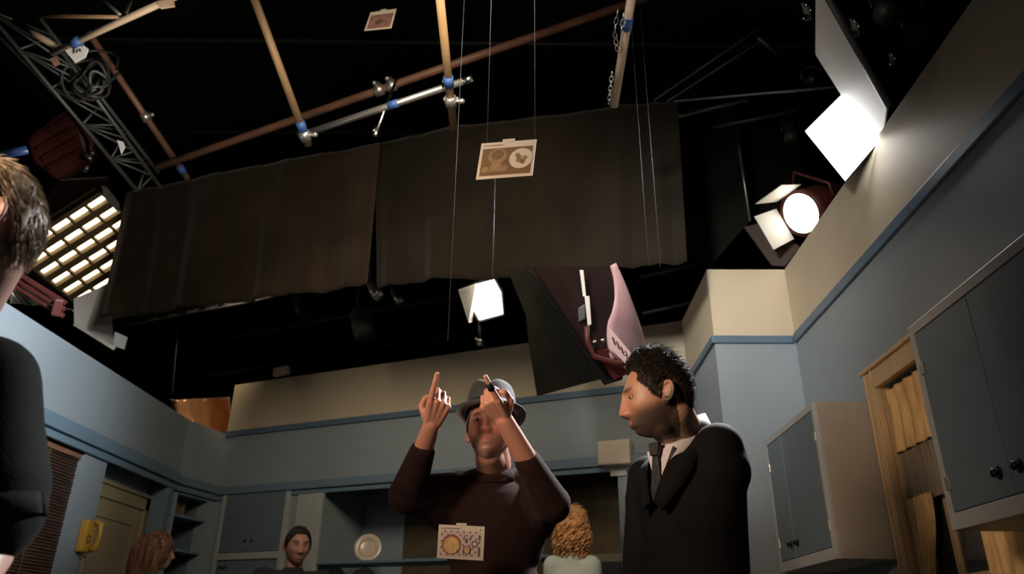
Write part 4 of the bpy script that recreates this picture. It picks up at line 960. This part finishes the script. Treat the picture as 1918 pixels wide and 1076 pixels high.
# ---- suited man -------------------------------------------------
hc=P(1233,743,2.30); fw=Vector((-.985,.04,-.185)); R=frame(fw,(-.06,0,1)); HS=1.03
nb=P(1281,806,2.36); tl=Vector((.6,-.8,0)).normalized(); tf=Vector((-.8,-.6,0))   # lat (his left, near camera), forward
e=empty('person',(nb.x,nb.y,0),'man in a dark suit, pale shirt and tie, short dark hair and beard, looking left','person')
mb=MB(); add_head(mb,hc,R,HS)
mb.cap(hc+R@Vector((0,.030,-.055)),nb+Vector((0,0,-.03)),.060,.066,n=14); mb.cap(hc+R@Vector((0,-.015,-.085)),nb+tf*.02+Vector((0,0,-.02)),.045,.058,n=14)
ch=nb+Vector((0,0,-.20)); mb.ell(ch,(.15,.10,.20),rot=frame(tf),n=12); mb.ell(ch-Vector((0,0,.30)),(.14,.10,.22),rot=frame(tf),n=12)
sL=nb+tl*.128+Vector((0,0,-.075)); sR=nb-tl*.155+Vector((0,0,-.125))
eL=P(1364,1080,2.14); eR=sR+Vector((-.05,-.02,-.31)); wL=eL+Vector((-.12,-.02,-.22)); wR=eR+Vector((-.10,-.10,-.20))
mb.cap(sR,sL,.05,.05); 
for s_,e_,w_ in ((sL,eL,wL),(sR,eR,wR)): mb.cap(s_,e_,.048,.038); mb.cap(e_,w_,.038,.027)
hand(mb,wL,(wL-eL),Vector((0,0,-1)),1,idx='no',curl=.6); hand(mb,wR,(wR-eR),Vector((0,0,-1)),-1,idx='no',curl=.6)
remeshed(mb,'body',SK,e,.0034,3,skin_cols((.52,.27,.17),.95,(.035,.022,.015)),R*HS,hc)
eyes(e,hc,R,HS,(0,-1,-.1))
hair(e,hc,R,'hairbk',th=.008,n=5200,ln=.022,s=HS,seed=3,top=.008,flow=(0,.25,.3),lift=1.0)
mb=MB(); J=frame(tf)
mb.ell(nb+Vector((0,0,-.22)),(.185,.125,.20),rot=J,n=14); mb.ell(nb+Vector((0,0,-.45))+tf*.02,(.172,.128,.24),rot=J,n=14); mb.ell(nb+Vector((0,0,-.68)),(.182,.135,.20),rot=J,n=14)
mb.cap(nb+Vector((0,0,-.065))-tf*.02,sL+Vector((0,0,-.005)),.050,.060); mb.cap(nb+Vector((0,0,-.075))-tf*.02,sR+Vector((0,0,-.005)),.052,.060)
mb.cap(sR+Vector((0,0,-.07)),sL+Vector((0,0,-.07)),.085,.085)
mb.ell(nb+tf*.075+Vector((0,0,-.33)),(.10,.075,.11),rot=J,n=12); mb.cap(sL,eL,.072,.062); mb.cap(eL,wL.lerp(eL,.12),.060,.046); mb.cap(sR,eR,.074,.060); mb.cap(eR,wR.lerp(eR,.12),.058,.046)
mb.ell(nb+tl*.09+Vector((0,0,-.105))-tf*.015,(.11,.08,.070),rot=J,n=12)
jk=remeshed(mb,'suit_jacket','suit',e,.008,22)
# collar ring and shirt, tie, lapels
def ringpt(a,rx,ry,dz): # around neck; a=0 front
    return nb+tf*(ry*math.cos(a))+tl*(rx*math.sin(a))+Vector((0,0,dz))
rows=[]
for k in range(41):
    a=-math.pi+2*math.pi*k/40; f=.5+.5*math.cos(a) # 1 front
    rows.append([ringpt(a,.070,.078+.012*f,-.055-.055*f),ringpt(a,.067,.071+.014*f,-.004-.052*f**2),ringpt(a,.064,.066+.016*f,.046-.064*f**2)])
vs,fs=sheet(rows); mb=MB(); mb.add(vs,fs,0,True)
rows=[]
for k in range(41):
    a=-math.pi+2*math.pi*k/40; f=.5+.5*math.cos(a)
    rows.append([ringpt(a,.092,.094+.026*f,-.040-.080*f**2),ringpt(a,.080,.084+.018*f,.012-.062*f**2),ringpt(a,.066,.068+.018*f,.050-.064*f**2)])
vs,fs=sheet(rows); mb.add(vs,fs,0,True); mb.build('shirt_collar','shirt',e,solid=.003)
fr=nb+tf*.105
mb=MB(); mb.slab([fr+tl*.052+Vector((0,0,-.075))-tf*.004,fr+tl*-.052+Vector((0,0,-.075))-tf*.004,fr+tf*.02+Vector((0,0,-.20))],.012,tf); mb.build('shirt_front','shirt',e)
mb=MB(); k0=fr+tf*.016+Vector((0,0,-.072)); mb.add([k0+tl*x*1.0+tf*y+Vector((0,0,z)) for (x,y,z) in ((-.020,0,.014),(.020,0,.014),(.013,.006,-.026),(-.013,.006,-.026),(-.020,.018,.014),(.020,.018,.014),(.013,.022,-.026),(-.013,.022,-.026))],[(0,1,2,3),(4,7,6,5),(0,4,5,1),(1,5,6,2),(2,6,7,3),(3,7,4,0)])
mb.slab([k0+tl*.011+Vector((0,0,-.026))+tf*.01,k0-tl*.011+Vector((0,0,-.026))+tf*.01,k0-tl*.024+Vector((0,0,-.150))+tf*.016,k0+Vector((0,0,-.158))+tf*.016,k0+tl*.024+Vector((0,0,-.150))+tf*.016],.005,tf); mb.build('tie','tie',e,bevel=.003)
for sg in (-1,1):
    mb=MB(); L=[ringpt(sg*2.9,.095,.085,.008),ringpt(sg*2.2,.100,.085,.010),ringpt(sg*1.5,.100,.085,-.040),ringpt(sg*.9,.094,.115,-.085),ringpt(sg*.45,.10,.142,-.125),ringpt(sg*.06,.10,.160,-.235)]
    O=[ringpt(sg*2.9,.112,.105,-.035),ringpt(sg*2.2,.122,.108,-.038),ringpt(sg*1.5,.128,.10,-.068),ringpt(sg*.98,.135,.135,-.110),ringpt(sg*.80,.150,.160,-.165),ringpt(sg*.30,.13,.168,-.26)]
    L=ip(L,20); O=ip(O,20); rows=[[L[i],L[i].lerp(O[i],.5)+(tf*.004+Vector((0,0,.006))),O[i]] for i in range(20)]
    vs,fs=sheet(rows); mb.add(vs,fs,0,True); mb.build('lapel','suit',e,solid=.006)
hip=Vector((nb.x,nb.y,.92)); legs(e,hip,tl,m='suit')
# ---- man with the hat, hands raised -----------------------------------
dc=P(918,806,2.70); dR=frame((-.10,-1,.10)); dn=P(928,880,2.74)
e=empty('person',(dn.x,dn.y,0),'man in a grey felt hat and dark sweater pointing up with both index fingers','person')
mb=MB(); add_head(mb,dc,dR,1.0)
mb.cap(dc+dR@Vector((0,.03,-.05)),dn+Vector((0,0,-.02)),.058,.066); mb.cap(dc+dR@Vector((0,0,-.09)),dn,.045,.06)
lat=Vector((1,0,0)); f2=Vector((0,-1,0))
mb.ell(dn+Vector((0,.0,-.22)),(.16,.105,.21),n=12); mb.ell(dn+Vector((0,0,-.5)),(.15,.11,.22),n=12)
SL=P(862,912,2.74); SRr=P(1004,912,2.74)
EL=P(762,928,2.55); ER_=P(1034,945,2.52); WL=P(808,798,2.46); WR=P(944,788,2.42)
mb.cap(SL,SRr,.05,.05); mb.cap(SL,EL,.05,.042); mb.cap(EL,WL,.042,.029,flat=.85); mb.cap(SRr,ER_,.05,.042); mb.cap(ER_,WR,.046,.032,flat=.85)
UL=(P(824,754,2.43)-WL).normalized(); UR=(P(919,757,2.38)-WR).normalized()
hand(mb,WL,UL,Vector((1,.15,.10)),1,.98,idir=P(823,698,2.44)-P(812,742,2.46),curl=.92)
hand(mb,WR,UR,Vector((-1,.15,.05)),-1,.98,idir=P(909,700,2.38)-P(933,742,2.42),curl=.95)
remeshed(mb,'body',SK,e,.0032,2,skin_cols((.52,.24,.16),.35,(.28,.20,.17)),dR,dc)
eyes(e,dc,dR,1,(.0,-1,.15))
hair(e,dc,dR,'hairgr',hl=[(0,.13),(50,.10),(62,.03),(74,-.004),(82,-.01),(88,.022),(98,.034),(112,.018),(128,-.03),(150,-.075),(180,-.08)],th=.006,n=900,ln=.016,seed=8)
# hat: crown with pinched top, band, brim
hR=dR@Matrix.Rotation(math.radians(-6),3,'X'); h0=dc+dR@Vector((0,.004,.050))
def hatsurf(prof,n=56):
    vs=[];fs=[]
    for (r,z,k) in prof:
        for q in range(n):
            a=2*math.pi*q/n; x=r*.088*math.sin(a); y=-r*.106*math.cos(a); zz=z
            if k==1: zz=z-.022*g(x,.020)*1.0+.004*math.cos(a)
            if k==2: zz=z+.012*abs(math.sin(a))**2-.014*max(0,math.cos(a))+.004
            if k==3: x*=.92 if abs(y)<.09 else .85; 
            vs.append(h0+hR@Vector((x,y,zz)))
    for i in range(len(prof)-1):
        for q in range(n): fs.append((i*n+q,i*n+(q+1)%n,(i+1)*n+(q+1)%n,(i+1)*n+q))
    return vs,fs
hat=MB(); vs,fs=hatsurf([(1.42,.0,2),(1.25,-.002,2),(1.06,.0,0),(1.02,.02,0),(.99,.05,0),(.93,.088,0),(.86,.104,1),(.70,.112,1),(.40,.112,1),(.02,.108,1)]); hat.add(vs,fs,0,True)
hh=empty('tmp',(0,0,0),'x','x'); bpy.data.objects.remove(hh)
hc_=hat.build('hat','hat',e,solid=.003)
mb=MB(); vs,fs=hatsurf([(1.065,.004,0),(1.05,.012,0),(1.035,.028,0),(1.01,.029,0)]); mb.add(vs,fs,0,True); mb.build('hat_band','hatband',hc_)
# black finger wrap on the right hand in the picture
a=IDX[1].lerp(IDX[2],.05); b=IDX[1].lerp(IDX[2],.9); mb=MB(); mb.tube([a,b],[.0118,.0108],14); mb.build('finger_band','black',e)
# sweater
mb=MB()
mb.ell(dn+Vector((0,.0,-.22)),(.178,.125,.20),n=14); mb.ell(dn+Vector((0,-.005,-.46)),(.172,.130,.24),n=14); mb.ell(dn+Vector((0,0,-.72)),(.180,.135,.22),n=14)
for s_,E_,W_ in ((SL,EL,WL),(SRr,ER_,WR)):
    mb.cap(dn+Vector((0,.01,-.05)),s_+Vector((0,0,-.005)),.055,.066); mb.cap(s_+Vector((0,0,-.03)),E_,.082,.064); mb.cap(E_,E_.lerp(W_,.62 if s_ is SL else .52),.062,.043)
    mb.cap(s_+Vector((0,0,-.12)),E_.lerp(s_,.3)+Vector((0,0,-.03)),.07,.05)
mb.cap(dn+Vector((0,.0,-.03)),dn+Vector((0,-.005,.015)),.072,.066)
remeshed(mb,'sweater','sweater',e,.0075,5)
mb=MB(); rows=[]
for k in range(33):
    a=-math.pi+2*math.pi*k/32; f=.5+.5*math.cos(a); rows.append([dn+Vector((.076*math.sin(a),-.082*math.cos(a),-.03-.03*f)),dn+Vector((.070*math.sin(a),-.072*math.cos(a),.018-.03*f))])
vs,fs=sheet(rows); mb.add(vs,fs,0,True); mb.build('collar','sweater',e,solid=.006)
legs(e,Vector((dn.x,dn.y,.92)),Vector((1,0,0)))
# ---- blond person at the left edge ---------------------------------
bc=P(-50,418,1.28); bR=frame((-.75,-.66,-.02)); bnk=P(-95,600,1.34)
e=empty('person',(bnk.x,bnk.y,0),'blond person in a dark green short-sleeved shirt, cut off by the left edge','person')
mb=MB(); add_head(mb,bc,bR,1.0); mb.cap(bc+bR@Vector((0,.032,-.05)),bnk,.058,.062); mb.cap(bc+bR@Vector((0,.0,-.08)),bnk,.045,.06)
bs=P(-30,720,1.16); bel=P(-34,1040,1.08); bw_=P(-120,1180,.95)
bs2=bs+Vector((-.36,.10,0)); mb.cap(bs2,bs,.05,.05); mb.cap(bs,bel,.050,.040); mb.cap(bel,bw_,.040,.028)
be2=bs2+Vector((0,0,-.3)); bw2=be2+Vector((0,-.1,-.22)); mb.cap(bs2,be2,.048,.038); mb.cap(be2,bw2,.038,.027)
hand(mb,bw_,bw_-bel,Vector((0,1,0)),1,idx='no',curl=.4); hand(mb,bw2,bw2-be2,Vector((0,1,0)),-1,idx='no',curl=.4)
tc=(bs+bs2)/2; mb.ell(tc+Vector((0,0,-.18)),(.15,.1,.2),n=12); mb.cap(bnk,tc+Vector((0,0,-.02)),.062,.07)
remeshed(mb,'body',SK,e,.0045,3,skin_cols((.58,.36,.29),0),bR,bc); eyes(e,bc,bR,1)
hair(e,bc,bR,'hairbl',hl=[(0,.066),(40,.06),(62,.03),(74,-.01),(82,-.012),(88,.022),(98,.034),(112,.01),(128,-.05),(150,-.085),(180,-.09)],th=.007,n=5200,ln=.038,seed=5,flow=(0,.35,-1),rad=.0012,lift=.18)
mb=MB(); mb.ell(tc+Vector((0,0,-.20)),(.185,.125,.22),n=12); mb.ell(tc+Vector((0,0,-.45)),(.175,.125,.26),n=12); mb.ell(tc+Vector((0,0,-.68)),(.18,.13,.2),n=12)
mb.cap(tc+Vector((0,0,.0)),bs,.07,.068); mb.cap(tc,bs2,.07,.068)
mb.cap(bs,bs.lerp(bel,.75),.076,.083,n=14); mb.cap(bs2,bs2.lerp(be2,.7),.074,.078); mb.cap(bs.lerp(bel,.4),bs.lerp(bel,.62),.082,.088)
remeshed(mb,'shirt','green',e,.008,5)
mb=MB(); rows=[]; ax=(bel-bs).normalized(); s1=ax.cross(Vector((0,1,0))).normalized(); s2=ax.cross(s1)
for k in range(33):
    a=2*math.pi*k/32; rows.append([bs.lerp(bel,.70)+(s1*math.cos(a)+s2*math.sin(a))*.080,bs.lerp(bel,.84)+(s1*math.cos(a)+s2*math.sin(a))*(.082+.004*math.sin(3*a))])
vs,fs=sheet(rows); mb.add(vs,fs,0,True); mb.build('sleeve_cuff','green',e,solid=.006)
legs(e,Vector((tc.x,tc.y,.92)),Vector((1,0,0)))
# ---- background people ------------------------------------------
def bgperson(name_label,hcp,fw,skin,torso_m,hairf,neckoff=(0,0,-.145),beard=0,sh=.19,lean=0):
    R=frame(fw); f=Vector((fw[0],fw[1],0)).normalized(); lt=Vector((-f.y,f.x,0)); nk=hcp+R@Vector((0,.03,0))+Vector(neckoff)
    e=empty('person',(nk.x,nk.y,0),name_label,'person')
    mb=MB(); add_head(mb,hcp,R,.97,80,64); mb.cap(hcp+R@Vector((0,.025,-.05)),nk,.052,.056)
    s1=nk+lt*sh+Vector((0,0,-.05)); s2=nk-lt*sh+Vector((0,0,-.05)); mb.cap(s1,s2,.045,.045); mb.ell(nk+Vector((0,0,-.25)),(.14,.1,.22),rot=frame(f),n=10)
    for s_ in (s1,s2):
        el=s_+Vector((0,0,-.29))+f*.02; wr=el+f*.12+Vector((0,0,-.20)); mb.cap(s_,el,.044,.036); mb.cap(el,wr,.036,.026); hand(mb,wr,wr-el,f,1,idx='no',curl=.4)
    remeshed(mb,'body',SK,e,.006,2,skin_cols(skin,beard),R*.97,hcp); eyes(e,hcp+R@Vector((0,.004,0)),R,.97,lids=False)
    mb=MB(); mb.ell(nk+Vector((0,0,-.22)),(.17,.12,.20),rot=frame(f),n=12); mb.ell(nk+Vector((0,0,-.48)),(.155,.12,.26),rot=frame(f),n=12); mb.ell(nk+Vector((0,0,-.66)),(.17,.125,.18),rot=frame(f),n=12)
    for s_ in (s1,s2):
        el=s_+Vector((0,0,-.29))+f*.02; mb.cap(nk+Vector((0,0,-.06)),s_,.05,.058); mb.cap(s_,s_.lerp(el,.95),.064,.054)
    mb.cap(nk+Vector((0,0,-.04)),nk+Vector((0,0,-.01)),.066,.062)
    remeshed(mb,'top',torso_m,e,.011,5); hairf(e,hcp,R); legs(e,Vector((nk.x,nk.y,.90)),lt); return e
bgperson('man with short dark hair and a navy top standing by the blue cupboard',P(557,1024,4.9),(.50,-.87,-.10),(.50,.25,.18),'navy',lambda e,c,R: hair(e,c,R,'hairbk',th=.009,n=900,ln=.016,seed=12))
def longhair(e,c,R):
    hl=[(0,.05),(40,.03),(55,-.05),(75,-.11),(110,-.12),(180,-.12)]
    hair(e,c,R,'hairbr',hl=hl,th=.014,n=500,ln=.05,seed=4,flow=(0,.2,-1),rad=.003,lift=.1)
    rnd=random.Random(9); mb=MB()
    for k in range(170):
        a=rnd.uniform(62,298); t=math.radians(a if a<180 else a-360); z0=rnd.uniform(.02,.09); v=head_pt(t,math.acos(min(.95,z0/.118)),.016)
        pts=[];ph=rnd.uniform(0,6)
        for q in range(9):
            u=q/8; out=1+.05*math.sin(min(1,u*1.6)*math.pi); pts.append(Vector((v.x*out*1.0+.006*math.sin(ph+u*7),max(v.y,-.02)*out*1.1+.012+.006*math.cos(ph+u*6),v.z-.36*u*(.9+.2*math.sin(k)))))
        mb.tube([c+R@p for p in pts],[.009*(1-.5*abs(2*i/8-.7)) for i in range(9)],5)
    mb.build('long_hair','hairbr',e)
bgperson('long brown-haired woman in a dark jacket, seen from behind before the beige door',P(292,1034,4.9),(.85,.52,0),(.56,.36,.28),'grayj',longhair)
def curly(e,c,R):
    hl=[(0,.05),(40,.04),(55,-.03),(75,-.07),(110,-.09),(180,-.09)]
    hair(e,c,R,'haircu',hl=hl,th=.014,n=300,ln=.03,seed=6,flow=(0,.2,-1),rad=.003,top=.012)
    rnd=random.Random(2); mb=MB()
    for k in range(230):
        t=math.radians(rnd.uniform(50,310)); t=t if t<math.pi else t-2*math.pi; z0=rnd.uniform(-.075,.085); v=head_pt(t,math.acos(max(-.8,min(.95,z0/.118))),.019+.010*(z0<0))
        r=rnd.uniform(.007,.013); ph=rnd.uniform(0,6); nr=Vector((v.x,v.y,0)).normalized(); sd=nr.cross(Vector((0,0,1)))
        pts=[v+nr*(r*math.cos(ph+q*.75))+sd*(r*math.sin(ph+q*.75))-Vector((0,0,.0055*q)) for q in range(14)]
        mb.tube([c+R@p for p in pts],[.0045]*14,5)
    mb.build('curls','haircu',e)
bgperson('woman with short curly strawberry-blond hair seen from behind, in a pale mint top',P(1071,995,4.35),(.10,.98,0),(.60,.38,.30),'mint',curly,sh=.10)
